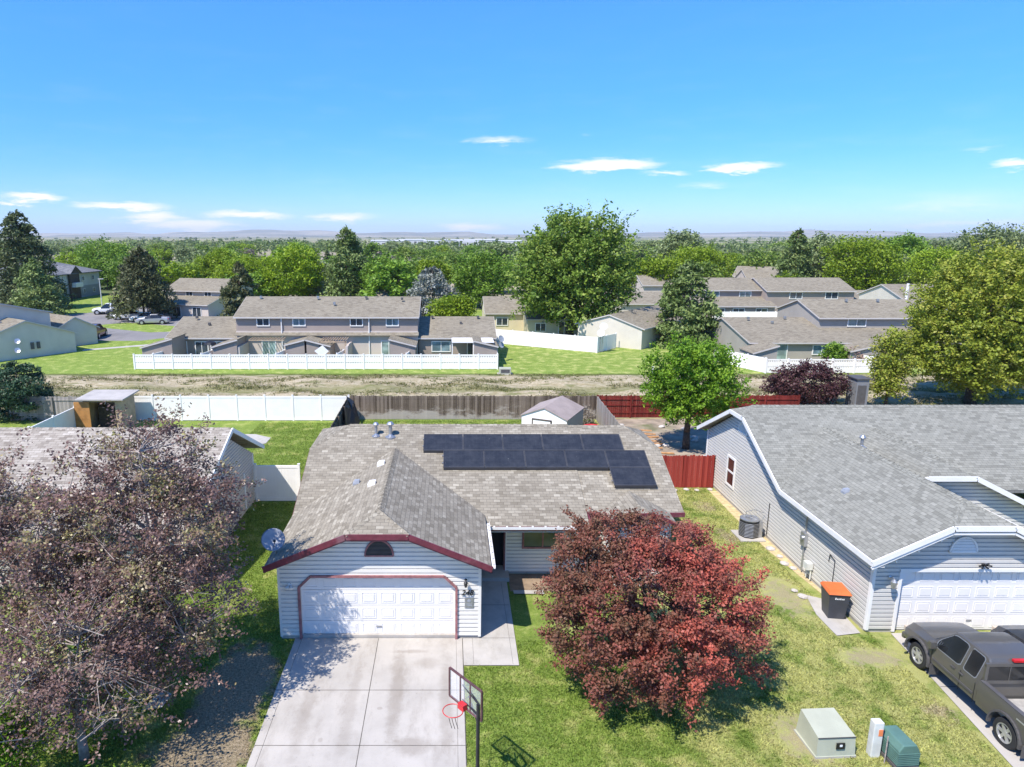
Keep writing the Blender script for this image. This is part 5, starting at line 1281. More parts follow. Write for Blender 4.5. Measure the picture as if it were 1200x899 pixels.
for s_ in (-.12,.12):
    for z in (-.22,.15): am.tube(c+u*s_+Zv*z-n_*.02, Vector((pt.x,pt.y,2.62+z*.8-.1))+u*s_*.3, .016, .016, 6)
am.tube(pt-Zv*.5, c-n_*.1-Zv*.1, .02, .02, 6)
am.build('arms', M['black_metal'], B)
MB().prism([(.25,12.1,0),(1.0,12.1,0),(1.0,13.2,0),(.25,13.2,0)], (0,0,.14)).build('base', M['black_metal'], B, bevel=.04)

# ------------------------------------------------------------------ vehicles
def loft_body(st, glassy, zsill=None):
    """st: stations (x, zbottom, halfwidth, zbelt, halfwidth_top, ztop); glassy(i, row) -> bool. returns body MB, glass MB"""
    body = MB(); gl = MB(); rows = []
    for x, zb, w, zc, wt, zt in st:
        top = zt
        rows.append([(x,0,zb),(x,w*.86,zb),(x,w*.985,zb+.10),(x,w,(zb+zc)/2+.03),(x,w*.975,zc),(x,wt,max(zc,top-.045)),(x,wt*.94,top),(x,wt*.5,top+.012),(x,0,top+.016)])
    for i in range(len(rows)-1):
        for r in range(8):
            a, b_, c_, d_ = rows[i][r], rows[i+1][r], rows[i+1][r+1], rows[i][r+1]
            for s_ in (1, -1):
                q = [(p_[0], p_[1]*s_, p_[2]) for p_ in (a, b_, c_, d_)]
                if s_ < 0: q = q[::-1]
                (gl if glassy(i, r) else body).poly(q)
    for e, rev in ((rows[0], False), (rows[-1], True)):
        q = e+[(p_[0], -p_[1], p_[2]) for p_ in e[::-1]][1:-1]
        body.poly(q[::-1] if rev else q)
    return body, gl
def wheel(parent, x, y, r, sgn, wd=.22, spokes=6, name='wheel', simple=False):
    t = MB(); t.lathe((x,y,r), (0,sgn,0), [(r*.62,-wd*.5),(r*.93,-wd*.5),(r,-wd*.32),(r,wd*.32),(r*.93,wd*.5),(r*.64,wd*.5),(r*.6,wd*.3)], 26)
    to = t.build(name, M['tyre'], parent, smooth=False)
    m = MB()
    if simple: m.lathe((x,y,r), (0,sgn,0), [(r*.64,wd*.2),(r*.64,wd*.46),(.01,wd*.5)], 14)
    else:
        m.lathe((x,y,r), (0,sgn,0), [(r*.64,wd*.1),(r*.66,wd*.5),(r*.58,wd*.5),(r*.56,wd*.15),(.01,wd*.12)], 26)
        m.lathe((x,y,r), (0,sgn,0), [(r*.2,wd*.1),(r*.19,wd*.42),(.01,wd*.46)], 12)
        for k in range(spokes):
            a = 2*math.pi*k/spokes; d_ = Vector((math.cos(a),0,math.sin(a))); c_ = Vector((x,y+sgn*wd*.34,r))
            m.beam(c_+d_*r*.12, c_+d_*r*.6, r*.2, wd*.14, 0, (0,sgn,0))
    m.build('rim', M['rim'], to)
    return to
def bake_cut(ob, cutters):
    for cme in cutters:
        md = ob.modifiers.new('cut', 'BOOLEAN'); md.operation = 'DIFFERENCE'; md.object = cme; md.solver = 'EXACT'
    bpy.context.view_layer.update()
    me = bpy.data.meshes.new_from_object(ob.evaluated_get(bpy.context.evaluated_depsgraph_get()))
    ob.modifiers.clear(); ob.data = me
    for cme in cutters: bpy.data.objects.remove(cme)
def autosmooth(o, ang=35):
    me = o.data
    for p_ in me.polygons: p_.use_smooth = True
    try: me.set_sharp_from_angle(angle=R(ang))
    except Exception: pass

TK = root('pickup_truck', (14.88,16.55,0), 'dark grey extended-cab pickup truck with empty bed in the right driveway', 'pickup truck', None, R(90), True)
st = [(-.62,.42,.95,1.06,.72,1.66),(-.56,.42,.95,1.07,.71,1.76),(-.50,.42,.95,1.07,.70,1.79),(-.42,.42,.95,1.07,.70,1.80),(.05,.42,.95,1.06,.70,1.81),(.13,.42,.95,1.06,.70,1.81),(.55,.42,.95,1.05,.69,1.79),(.66,.42,.95,1.05,.70,1.75),
      (.95,.42,.95,1.04,.77,1.45),(1.20,.42,.95,1.03,.83,1.22),(1.26,.42,.95,1.02,.86,1.17),(1.5,.42,.95,1.0,.84,1.17),(1.9,.42,.94,.97,.80,1.14),(2.2,.44,.92,.92,.76,1.09),(2.38,.46,.88,.86,.70,1.01),(2.46,.5,.80,.76,.60,.88)]
def gt(i, r): return r in (6, 7) and i in (7, 8) or (r == 5 and i in (7, 8))
bd, gl = loft_body(st, gt)
bo = bd.build('cab_body', M['paint_truck'], TK)
def cabs(x):
    for a, b_ in zip(st[:-1], st[1:]):
        if a[0] <= x <= b_[0]:
            t = (x-a[0])/(b_[0]-a[0]); return [a[k]+(b_[k]-a[k])*t for k in range(6)]
    return list(st[-1])
def sidewin(x0, x1, s_, m, name, zl=.045, zt=.10, out=.004, par=None, n=14):
    g = MB(); g0 = []
    for k in range(n+1):
        x = x0+(x1-x0)*k/n; c_ = cabs(x); zb_, zt_ = c_[3], max(c_[3], c_[5]-.05)
        e = min(k, n-k)/n; rnd = .05*max(0, 1-e*9)**2
        lo, hi = zb_+zl+rnd, c_[5]-zt-rnd
        if hi-lo < .02: hi = lo+.02
        def P_(z):
            t = (z-zb_)/max(.001, zt_-zb_); return (x, s_*(c_[2]*.975+(c_[4]-c_[2]*.975)*t+out), z)
        g0.append((P_(lo), P_(hi)))
    for k in range(n):
        q_ = [g0[k][0], g0[k+1][0], g0[k+1][1], g0[k][1]]; g.poly(q_ if s_ < 0 else q_[::-1])
    return g.build(name, m, par or TK, smooth=True)
for s_ in (-1, 1):
    w1 = sidewin(.10, 1.02, s_, M['car_glass'], 'side_window'); w2 = sidewin(-.47, -.04, s_, M['car_glass'], 'side_window')
    sidewin(.075, 1.06, s_, M['steel'], 'window_seal', .022, .078, .002, w1); sidewin(-.495, -.015, s_, M['steel'], 'window_seal', .022, .078, .002, w2)
gl.build('windscreen', M['car_glass'], TK, smooth=True)
tb = MB()
tb.prism([(-2.95,-.95,.46),(-.63,-.95,.46),(-.63,-.97,.80),(-.63,-.95,1.12),(-.63,-.90,1.18),(-2.95,-.90,1.18),(-2.95,-.95,1.12)][:0] or [(-.64,-.93,.46),(-.64,-.955,.6),(-.64,-.955,1.05),(-.64,-.92,1.17),(-.64,-.82,1.17),(-.64,-.82,.62),(-.64,.82,.62),(-.64,.82,1.17),(-.64,.92,1.17),(-.64,.955,1.05),(-.64,.955,.6),(-.64,.93,.46)], (-2.3,0,0))
tb.box(-2.98,-2.92,-.92,.92,.5,1.16)
bo2 = tb.build('bed', M['paint_truck'], TK)
def cyl(x, r):
    cmb = MB().tube((x,-1.2,.40),(x,-.62,.40),r,r,28).tube((x,1.2,.40),(x,.62,.40),r,r,28); return cmb.build('cutter', M['dark'], TK)
bake_cut(bo2, [cyl(-1.63,.47)]); 
bake_cut(bo, [cyl(1.63,.47)]); autosmooth(bo, 24); autosmooth(bo2, 30)
MB().box(-2.9,-.68,-.81,.81,.625,.645).box(-2.0,-1.25,-.815,-.6,.64,.86).box(-2.0,-1.25,.6,.815,.64,.86).build('bed_liner', M['bedliner'], TK)
MB().box(-2.92,-.66,-.93,-.81,1.17,1.19).build('bed_rail', M['plastic_grey'], TK); MB().box(-2.92,-.66,.81,.93,1.17,1.19).build('bed_rail', M['plastic_grey'], TK)
MB().box(-.675,-.635,-.80,.80,1.17,1.62).build('rear_window', M['car_glass'], TK)
MB().box(-.69,-.63,-.86,.86,1.60,1.68).box(-.69,-.63,-.86,-.78,1.1,1.62).box(-.69,-.63,.78,.86,1.1,1.62).box(-.69,-.63,-.84,.84,1.10,1.19).box(-.685,-.63,-.22,-.20,1.18,1.62).box(-.685,-.63,.20,.22,1.18,1.62).build('rear_window_frame', M['paint_truck'], TK)
MB().box(-.70,-.60,-.16,.16,1.72,1.79).build('brake_light', M['red_lens'], TK, bevel=.01)
for sx in (-1, 1):
    for x in (1.63, -1.63): wheel(TK, x, sx*.83, .38, sx, .24)
    for x, nm in ((1.63, 'front'), (-1.63, 'rear')):
        ar = MB(); pr = None
        for k in range(15):
            a = math.pi*(k/14)*1.08-.12; p_ = Vector((x+.50*math.cos(a), sx*.958, .40+.50*math.sin(a)))
            if pr is not None: ar.beam(pr, p_, .05, .09, 0, (0,sx,0))
            pr = p_
        ar.build('wheel_arch', M['plastic_grey'], TK)
        MB().box(x-.60, x-.57, sx*.72, sx*.97, .16, .50).build('mud_flap', M['plastic_grey'], TK)
    MB().box(-.5,1.02,sx*.945,sx*.966,.66,.72).build('side_moulding', M['plastic_grey'], TK)
    MB().box(.92,1.05,sx*.97,sx*1.14,1.06,1.26).tube((.98,sx*.9,1.1),(.98,sx*1.0,1.14),.02).build('side_mirror', M['paint_truck'], TK, bevel=.03)
    MB().box(.18,.34,sx*.952,sx*.975,.93,.965).build('door_handle', M['plastic_grey'], TK); MB().box(-.12,.02,sx*.952,sx*.975,.93,.965).build('door_handle', M['plastic_grey'], TK)
    for g0_, g1_ in ((-.015,-.003),(-.545,-.533),(1.08,1.092)): MB().box(g0_,g1_,sx*.948,sx*.956,.45,1.03).build('door_gap', M['paint_black'], TK)
    MB().box(2.30,2.47,sx*.62,sx*.86,.72,.88).build('headlight', M['clear_lens'], TK, bevel=.02)
    MB().box(-2.3,-1.9,sx*.955,sx*.962,.99,1.025).box(-2.5,-2.35,sx*.955,sx*.962,.99,1.025).build('badge', M['rim'], TK)
MB().box(2.42,2.56,-.84,.84,.42,.62).build('front_bumper', M['paint_truck'], TK, bevel=.04)
MB().box(-3.1,-2.98,-.9,.9,.45,.68).build('rear_bumper', M['steel'], TK, bevel=.03)
MB().box(-2.8,2.3,-.6,.6,.28,.44).build('underbody', M['dark'], TK)
MB().prism([(-.35,-.6,.9),(-.15,-.6,1.45),(.0,-.6,1.45),(-.1,-.6,.9)], (0,1.2,0)).build('seat', M['plastic_grey'], TK)

def car(name, loc, rz, kind, pm, label, group=None, hero=False):
    rt = root(name, (loc[0], loc[1], 0), label, 'car' if kind != 'pickup' else 'pickup truck', group, rz, True)
    if kind == 'sedan':
        st = [(-2.3,.35,.78,.72,.55,.92),(-2.1,.25,.86,.85,.66,1.02),(-1.5,.22,.88,.9,.66,1.06),(-1.35,.22,.88,.9,.66,1.12),(-.75,.22,.88,.9,.58,1.40),(-.6,.22,.88,.9,.57,1.43),(.1,.22,.88,.89,.57,1.44),(.2,.22,.88,.88,.58,1.42),(.95,.22,.88,.86,.66,1.04),(1.05,.22,.88,.84,.68,1.0),(1.8,.22,.86,.75,.66,.90),(2.2,.28,.78,.62,.55,.78),(2.3,.33,.7,.55,.45,.66)]
        g = lambda i, r: (r == 4 and i in (3,4,5,6,7) and i != 5) or (r == 4 and i == 5) or (r in (5,6,7) and i in (3,7))
        wx, wr = 1.38, .32
    elif kind == 'suv':
        st = [(-2.3,.45,.84,.95,.66,1.25),(-2.2,.35,.9,.98,.7,1.62),(-2.0,.3,.92,1.0,.7,1.74),(-1.0,.3,.93,1.0,.7,1.77),(-.9,.3,.93,1.0,.7,1.77),(.2,.3,.93,.98,.68,1.74),(.35,.3,.93,.98,.69,1.70),(1.0,.3,.93,.95,.78,1.14),(1.1,.3,.93,.94,.80,1.10),(1.8,.32,.9,.88,.76,1.04),(2.2,.38,.84,.75,.66,.92),(2.3,.42,.76,.68,.5,.78)]
        g = lambda i, r: (r == 4 and i in (2,4,5,6)) or (r in (5,6,7) and i in (6,)) or (r in (4,5,6,7) and i == 0 and False)
        wx, wr = 1.42, .38
    else:
        st = [(-.6,.42,.92,1.0,.7,1.7),(-.45,.42,.93,1.0,.68,1.78),(.1,.42,.93,1.0,.68,1.8),(.3,.42,.93,1.0,.7,1.74),(.95,.42,.93,.99,.82,1.18),(1.05,.42,.93,.98,.84,1.14),(1.9,.44,.9,.92,.76,1.06),(2.35,.5,.8,.8,.6,.9)]
        g = lambda i, r: (r == 4 and i in (1,2,3)) or (r in (5,6,7) and i == 3)
        wx, wr = 1.55, .38
    bd, gl = loft_body(st, g); b1 = bd.build('body', pm, rt); autosmooth(b1, 40); gl.build('windows', M['car_glass'], rt)
    if kind == 'pickup':
        MB().box(-2.7,-.6,.80,.93,.45,1.08).box(-2.7,-.6,-.93,-.80,.45,1.08).box(-2.7,-2.62,-.8,.8,.45,1.08).box(-2.7,-.6,-.8,.8,.55,.65).build('bed', pm, rt)
        MB().box(-.66,-.60,-.6,.6,1.1,1.6).build('rear_window', M['glass'], rt)
    for sx in (-1, 1):
        for x in (wx, -wx-.05):
            MB().lathe((x, sx*.86, wr), (0,sx,0), [(wr*1.22,-.05),(wr*1.22,.055),(.01,.056)], 20).build('wheel_arch', M['dark'], rt)
            wheel(rt, x, sx*.86, wr, sx, .2, simple=not hero)
        MB().box(st[-1][0]-.12, st[-1][0]-.02, sx*.45, sx*.74, .6 if kind == 'sedan' else .72, .72 if kind == 'sedan' else .86).build('headlight', M['clear_lens'], rt)
        MB().box((-2.74 if kind == 'pickup' else -2.31), (-2.66 if kind == 'pickup' else -2.2), sx*.5, sx*.76, .72, .86).build('tail_light', M['red_lens'], rt)
    MB().box(-2.1,2.1,-.7,.7,.14,.3 if kind == 'sedan' else .45).build('underbody', M['dark'], rt)
    if hero:
        for sx in (-1,1): MB().box(.75,.9,sx*.94,sx*1.1,.98,1.12).build('side_mirror', pm, rt, bevel=.02)
    return rt
car('parked_car', (17.45,16.7), R(90), 'suv', M['paint_dark'], 'black car next to the pickup truck, cut off by the right edge', hero=True)
car('parked_pickup', (-56.2,112.5), R(192), 'pickup', M['paint_whitecar'], 'white pickup truck parked leftmost in the row beyond the townhouses')
car('parked_car', (-52.6,109.5), R(198), 'suv', M['paint_dark'], 'black sport utility car beside the white pickup in the far row')
car('parked_car', (-49.6,105.4), R(195), 'sedan', M['paint_whitecar'], 'white saloon car in front of the black one in the far row')
car('parked_car', (-43.4,99.6), R(190), 'sedan', M['paint_silver'], 'silver saloon car parked nearest the townhouse roof')
car('parked_car', (-45.6,102.4), R(195), 'sedan', M['paint_whitecar'], 'white saloon car mostly hidden behind the silver one')
car('parked_car', (-45.0,86.0), R(100), 'suv', M['paint_redcar'], 'dark red car half hidden behind the left grey building')

# ------------------------------------------------------------------ townhouses across the ditch
def facewin(parent, u, z, w, h, y, pane='glass', split='v'):
    return window(parent, (u, y, z), (1,0,0), (0,-1,0), w, h, M['trim_white'], M[pane], split, .09, .05)
def unit(parent, x0, x1, y0, y1, he, hr_, wmat, over=.35, roofm=None, z0=0, fasc=True, rake=True, ridge_off=0.):
    """walls + gable roof, ridge along X"""
    w = MB(); yr = (y0+y1)/2+ridge_off
    w.prism([(x0,y0,z0),(x0,y1,z0),(x0,y1,he),(x0,yr,hr_-.06),(x0,y0,he)], (x1-x0,0,0)); w.build('wall', wmat, parent)
    rf = MB(); k0 = (hr_-he)/(yr-y0); k1 = (hr_-he)/(y1-yr)
    slab(rf, [(x0-.15,y0-over,he-k0*over+.05),(x1+.15,y0-over,he-k0*over+.05),(x1+.15,yr,hr_+.05),(x0-.15,yr,hr_+.05)], .12)
    slab(rf, [(x0-.15,yr+.002,hr_+.05),(x1+.15,yr+.002,hr_+.05),(x1+.15,y1+over,he-k1*over+.05),(x0-.15,y1+over,he-k1*over+.05)], .12)
    rf.build('roof', roofm or M['shingle_town'], parent)
    fa = MB()
    fa.box(x0-.15, x1+.15, y0-over-.03, y0-over, he-k0*over-.09, he-k0*over+.045)
    for x in (x0-.17, x1+.17):
        fa.beam((x,y0-over,he-k0*over-.03),(x,yr,hr_-.03),.03,.12); fa.beam((x,yr,hr_-.03),(x,y1+over,he-k1*over-.03),.03,.12)
    fa.build('fascia', M['trim_beige'], parent)
def wing(parent, x0, x1, y0, y1, za, zb, wmat):
    """storage bay with a one-way sloping roof: za at x0, zb at x1"""
    w = MB(); w.prism([(x0,y0,0),(x1,y0,0),(x1,y0,zb),(x0,y0,za)], (0,y1-y0,0)); w.build('wall', wmat, parent)
    rf = MB(); slab(rf, [(x0-.12,y0-.15,za+.10),(x1+.12,y0-.15,zb+.10),(x1+.12,y1,zb+.10),(x0-.12,y1,za+.10)], .08); rf.build('roof', M['shingle_town'], parent)
    fa = MB(); fa.beam((x0-.12,y0-.17,za+.04),(x1+.12,y0-.17,zb+.04),.04,.12); fa.build('fascia', M['trim_beige'], parent)
def rvent(parent, x, y, z, k=0):
    MB().box(x-.12,x+.12,y-.12,y+.12,z-.1,z+.16).build('roof_vent', M['plastic_grey'] if k else M['steel'], parent)
A1 = root('townhouse_row', (-13,70,0), 'long grey-brown townhouse row with a two-storey middle behind the picket fence', 'townhouses')
ST = M['stucco']
unit(A1, -29.3,-22.2, 70.3,80.5, 2.35,3.85, ST); unit(A1, -3.2,4.7, 70.3,80.5, 2.35,3.85, ST)
unit(A1, -22.0,-3.3, 70.0,79.6, 4.55,6.10, ST)
MB().box(-22.02,-3.28,69.93,69.998,0,3.0).build('lower_wall', M['stucco_light'], A1)
rf = MB(); slab(rf, [(-22.1,69.55,2.62),(-3.2,69.55,2.62),(-3.2,70.0,2.92),(-22.1,70.0,2.92)], .07); rf.build('roof', M['shingle_town'], A1)
for x in (-19.2,-15.5,-9.6,-5.9): facewin(A1, x, 3.93, 1.35, .85, 69.97, 'glass_blue' if x in (-15.5,-5.9) else 'glass')
for x, w_, pn in ((-18.7,1.5,'glass_light'),(-13.4,1.3,'glass_light'),(-6.3,1.6,'glass_light')): facewin(A1, x, 1.05, w_, 1.95, 69.92, pn)
for x in (-28.0,-25.8,-24.2): facewin(A1, x, 1.05, 1.4, 1.7, 70.27, 'glass_blue' if x < -26 else 'glass')
facewin(A1, -.9, 1.35, 2.0, 1.15, 70.27, 'glass_blue'); facewin(A1, 3.0, 1.1, 2.4, 1.9, 70.27, 'glass')
wing(A1, -30.4,-27.4, 66.6,70.2, 1.75,2.65, ST); wing(A1, -23.4,-21.0, 66.6,69.9, 1.8,2.55, ST)
wing(A1, -16.3,-14.4, 66.9,69.9, 1.95,2.5, ST); wing(A1, -14.2,-11.9, 66.9,69.9, 2.5,1.85, ST); wing(A1, -5.9,-3.4, 66.6,69.9, 2.6,1.9, ST); wing(A1, 2.4,4.7, 66.6,70.2, 2.45,1.85, ST)
for x in (-20.9,-10.2): MB().box(x-.12,x+.12,66.7,69.9,0,1.9).build('privacy_wall', M['stucco_light'], A1)
pg = MB()
for k in range(11): pg.box(-12.9+k*.25,-12.84+k*.25,67.4,69.3,2.38,2.46)
for x in (-12.9,-10.4): pg.box(x,x+.1,66.9,67.0,0,2.38); 
pg.box(-13,-10.2,66.9,67.0,2.28,2.38); pg.build('pergola', M['wood_tan'], A1)
pg = MB()
for k in range(12): pg.box(-16.9+k*.3-3.3,-16.84+k*.3-3.3,68.2,69.6,2.35,2.43)
pg.box(-20.3,-16.7,68.2,68.3,2.26,2.35); pg.build('pergola', M['wood_tan'], A1)
MB().box(.2,4.4,66.9,69.9,2.25,2.33).box(.2,.3,67,67.1,0,2.25).box(2.3,2.4,67,67.1,0,2.25).build('patio_cover', M['trim_white'], A1)
MB().box(-21.4,-21.2,69.88,69.93,.1,2.5).tube((-17.3,69.86,.1),(-17.3,69.86,4.5),.06).tube((-8.3,69.86,.1),(-8.3,69.86,4.5),.06).build('downpipe', M['trim_white'], A1)
for x, y, z in ((-27.6,74.4,3.9),(-23.2,74.6,3.9),(-25.8,73.0,3.35),(-20.4,74.1,6.1),(-14.2,73.9,6.1),(-12.2,72.4,5.6),(-9.0,74,6.1),(-5.1,73.4,6.0),(-1.9,74.7,3.9),(3.1,74.7,3.9),(1.2,73.4,3.4)): rvent(A1, x, y, z, int(x) % 2)
fence('picket_fence', (-30.4,64.75), (4.6,64.75), 1.45, 'picket', 'long white picket-topped fence in front of the left townhouse row', V, 1.85, .13)
for x in (4.6,): fence('vinyl_fence', (4.6,64.9), (4.9,69.8), 1.35, 'vinyl', 'short white fence return at the right end of the left townhouse row', V, 2.4)
for i, (x, y0, lb) in enumerate(((-28.6,65.0,'leftmost white divider fence between the townhouse patios'),(-24.0,65.0,'white divider fence left of the two-storey townhouse wall'),(-16.8,65.0,'white divider fence in front of the sliding doors'),(-10.9,65.0,'white divider fence beside the pergola'),(-4.2,65.0,'white divider fence left of the patio cover'))):
    fence('divider_fence', (x,65.0), (x+.6,69.5), 1.5, 'vinyl', lb, V, 2.3)
um = root('patio_umbrella', (-22.8,68.2,0), 'closed black patio umbrella on the left townhouse patio', 'umbrella')
MB().lathe((-24.2,68.2,1.9),(0,0,1),[(.62,0),(.5,.22),(.02,.42)],10).build('canopy', M['black_metal'], um); MB().tube((-24.2,68.2,0),(-24.2,68.2,2.2),.03).build('pole', M['steel'], um); um['label'] = 'black patio umbrella on the left townhouse patio'
rt = root('garden_table', (.0,68.0,0), 'white garden table with pots on the patio left of the patio cover', 'table')
MB().box(-.9,1.0,67.6,68.3,.72,.78).build('tabletop', M['trim_white'], rt)
for x in (-.8,.9): MB().box(x-.03,x+.03,67.7,68.2,0,.72).build('leg', M['trim_white'], rt)
bb = root('satellite_dish', (-12.4,66.4,0), 'square tilted white panel standing in the middle townhouse patio', 'panel')
MB().prism([(-13.3,66.2,1.55),(-12.6,66.2,.95),(-11.9,66.3,1.5),(-12.5,66.3,2.1)], (0,.05,0)).build('board', M['trim_white'], bb); MB().tube((-12.7,66.3,0),(-12.5,66.3,1.2),.03).tube((-13.2,66.5,0),(-12.6,66.3,1.2),.03).build('stand', M['steel'], bb); bb.name = 'tilted_panel'
for x, z, lb in ((5.0,2.35,'upper dark dish on the right end wall of the left townhouse row'),(5.0,1.75,'lower dark dish on the right end wall of the left townhouse row')):
    d_ = root('satellite_dish', (5.0,69.2,z), lb, 'satellite dish'); MB().lathe((5.25,69.0,z),(.5,-.6,.4),[(.02,-.05),(.25,-.02),(.36,.03),(.25,0),(.02,-.03)],16).build('reflector', M['dish'], d_); MB().tube((4.87,69.3,z-.1),(5.25,69.0,z),.03).build('mast', M['steel'], d_)

# right townhouse block
B1 = root('townhouse_row', (45,70,0), 'near right grey townhouse row with a low front roof and white-fenced patio', 'townhouses')
SB = M['stucco_blue']
unit(B1, 30.3,52.0, 68.2,81.0, 2.15,3.75, SB, ridge_off=1.0); unit(B1, 39.2,53.5, 72.2,81.6, 4.20,5.60, SB)
facewin(B1, 33.0,1.1,2.3,1.9, 68.17,'glass_light'); facewin(B1, 37.6,1.35,1.9,1.05, 68.17,'glass_blue'); facewin(B1, 43.6,1.1,1.2,1.9, 68.17,'glass'); facewin(B1, 48.3,1.4,1.4,1.0, 68.17,'glass')
facewin(B1, 43.2,3.65,2.0,.95, 72.17,'glass_blue'); facewin(B1, 49.6,3.65,1.9,.95, 72.17,'glass')
wing(B1, 30.3,32.2, 65.2,68.1, 2.0,2.45, SB) if False else None
wing(B1, 29.3,31.6, 65.0,68.1, 1.45,2.2, SB); wing(B1, 38.8,41.8, 65.2,68.1, 1.6,2.35, SB)
for x, y, z in ((32.6,74.4,3.8),(36.8,74.8,3.8),(34.8,73.4,3.45),(44,76,5.6),(47.5,76,5.6)): rvent(B1, x, y, z)
MB().tube((51.3,77,5.2),(51.3,77,7.4),.14).build('chimney_pipe', M['trim_white'], B1)
fence('vinyl_fence', (29.6,62.8), (42.0,62.8), 1.35, 'picket', 'white fence in front of the near right townhouse row', V, 2.2, .13)
fence('vinyl_fence', (29.6,62.9), (27.0,68.8), 1.45, 'vinyl', 'white fence return at the left end of the near right row', V, 2.4)
fence('vinyl_fence', (38.6,67.8), (41.2,63.1), 1.35, 'vinyl', 'white divider fence inside the right patio, left of the shrubs', V, 2.4)
B2 = root('townhouse_row', (48,106,0), 'farther grey-brown two-storey townhouse row in the right half', 'townhouses')
unit(B2, 38.0,51.0, 108,117, 4.35,5.9, ST); unit(B2, 49.0,62.5, 106,116, 4.35,6.0, ST); unit(B2, 38.2,49.5, 104.0,108.2, 2.2,3.2, ST, ridge_off=1.8)
unit(B2, 62.0,75.0, 106,116, 2.9,4.0, ST)
for x in (41.5,46.5): facewin(B2, x, 3.6,1.9,1.0, 107.97,'glass_blue')
for x in (53.5,59.0): facewin(B2, x, 3.6,2.0,1.1, 105.97,'glass')
for x in (41,44,47.5): facewin(B2, x, 1.0,1.8,1.7, 103.97,'glass')
fence('vinyl_fence', (39.5,101.5), (48.5,101.5), 1.6, 'vinyl', 'white fence before the farther right townhouse row', V, 2.4)
fence('vinyl_fence', (48.6,101.4), (47.0,92.0), 1.5, 'vinyl', 'white side fence between the two right townhouse rows', V, 2.4)
car('parked_car', (42.5,92), R(180), 'sedan', M['paint_dark'], 'dark car half hidden behind the low roof of the near right row, left one', None)
car('parked_car', (47.0,93), R(180), 'sedan', M['paint_silver'], 'pale car half hidden behind the low roof of the near right row, right one', None)
B3 = root('townhouse', (66,84,0), 'townhouse with a light side wall between the right row and the huge maple', 'townhouse')
unit(B3, 58.5,66.0, 88,98, 4.6,6.2, M['siding_pale']); unit(B3, 56.0,60.0, 84,90, 2.6,3.6, M['siding_pale']); facewin(B3, 60.5,3.9,1.6,1.0,87.97,'glass')

# cream house and long wall right of the cottonwood
C1 = root('cream_house', (9,88,0), 'cream single-storey house with brown roof behind the slanting white fence', 'house')
unit(C1, 4.8,13.5, 91,101, 2.6,4.3, M['cream']); unit(C1, 9.8,16.5, 86,93, 2.4,3.5, M['cream']); facewin(C1, 11.5,1.3,1.4,1.1,85.97,'glass'); facewin(C1, 14.5,1.1,1.5,1.9,85.97,'glass'); facewin(C1, 7,1.4,1.6,1.1,90.97,'glass')
C2 = root('white_house', (22,82,0), 'low white-walled house with brown roof right of the cottonwood', 'house', None, R(52), True)
unit(C2, -6.5,7.5, -3.5,4.5, 2.45,3.7, M['siding_pale']); C2.location = (22.9,83.6,0)
C2b = root('townhouse', (31,104,0), 'small brown-roofed townhouse partly hidden behind the bushy pine', 'townhouse'); unit(C2b, 26.0,33.0, 104,112, 2.6,4.0, M['stucco_light']); unit(C2b, 33.2,38.5, 118,126, 4.4,5.8, M['stucco_light'])
C3 = root('townhouse', (26,118,0), 'distant brown-roofed townhouse right above the cottonwood fence', 'townhouse'); unit(C3, 27.0,31.5, 128,136, 4.2,6.0, M['stucco_light']); facewin(C3, 29,3.4,1.5,.9,127.97)
fence('vinyl_fence', (5.2,81.2), (16.2,74.2), 1.75, 'vinyl', 'slanting white fence in front of the cottonwood', V, 2.4)
fence('vinyl_fence', (16.2,74.2), (19.0,77.4), 1.75, 'vinyl', 'short white fence from the corner to the low white house', V, 2.0)
for k, (x, y, lb) in enumerate(((16.9,74.7,'upper white dish on the fence corner under the cottonwood'),(16.6,74.5,'lower white dish on the fence corner under the cottonwood'))):
    z = 2.9-k*.7; d_ = root('satellite_dish', (x,y,0), lb, 'satellite dish'); MB().lathe((x,y-.1,z),(-.3,-.8,.35),[(.02,-.05),(.3,-.02),(.42,.03),(.3,0),(.02,-.03)],16).build('reflector', M['post_white'], d_); MB().tube((x,y,0),(x,y,z),.04).build('mast', M['steel'], d_)
for x, y, lb in ((5.15,62.4,'grey utility box on the grass at the end of the picket fence'),(20.8,61.6,'grey utility box on the grass under the cottonwood fence')):
    d_ = root('utility_box', (x,y,0), lb, 'utility box'); MB().box(x-.55,x+.55,y-.35,y+.35,.05,.62).build('cabinet', M['xfm'], d_, bevel=.04); MB().box(x-.7,x+.7,y-.5,y+.5,0,.06).build('base', M['concrete_pale'], d_); MB().box(x-.4,x+.4,y-.37,y-.35,.2,.5).build('door', M['plastic_grey'], d_)
d_ = root('marker_post', (18.7,61.7,0), 'small white marker post beside the right utility box', 'post'); MB().box(18.62,18.78,61.6,61.76,0,.8).build('post', M['post_white'], d_); MB().box(18.6,18.8,61.58,61.78,.8,.86).build('cap', M['post_white'], d_)
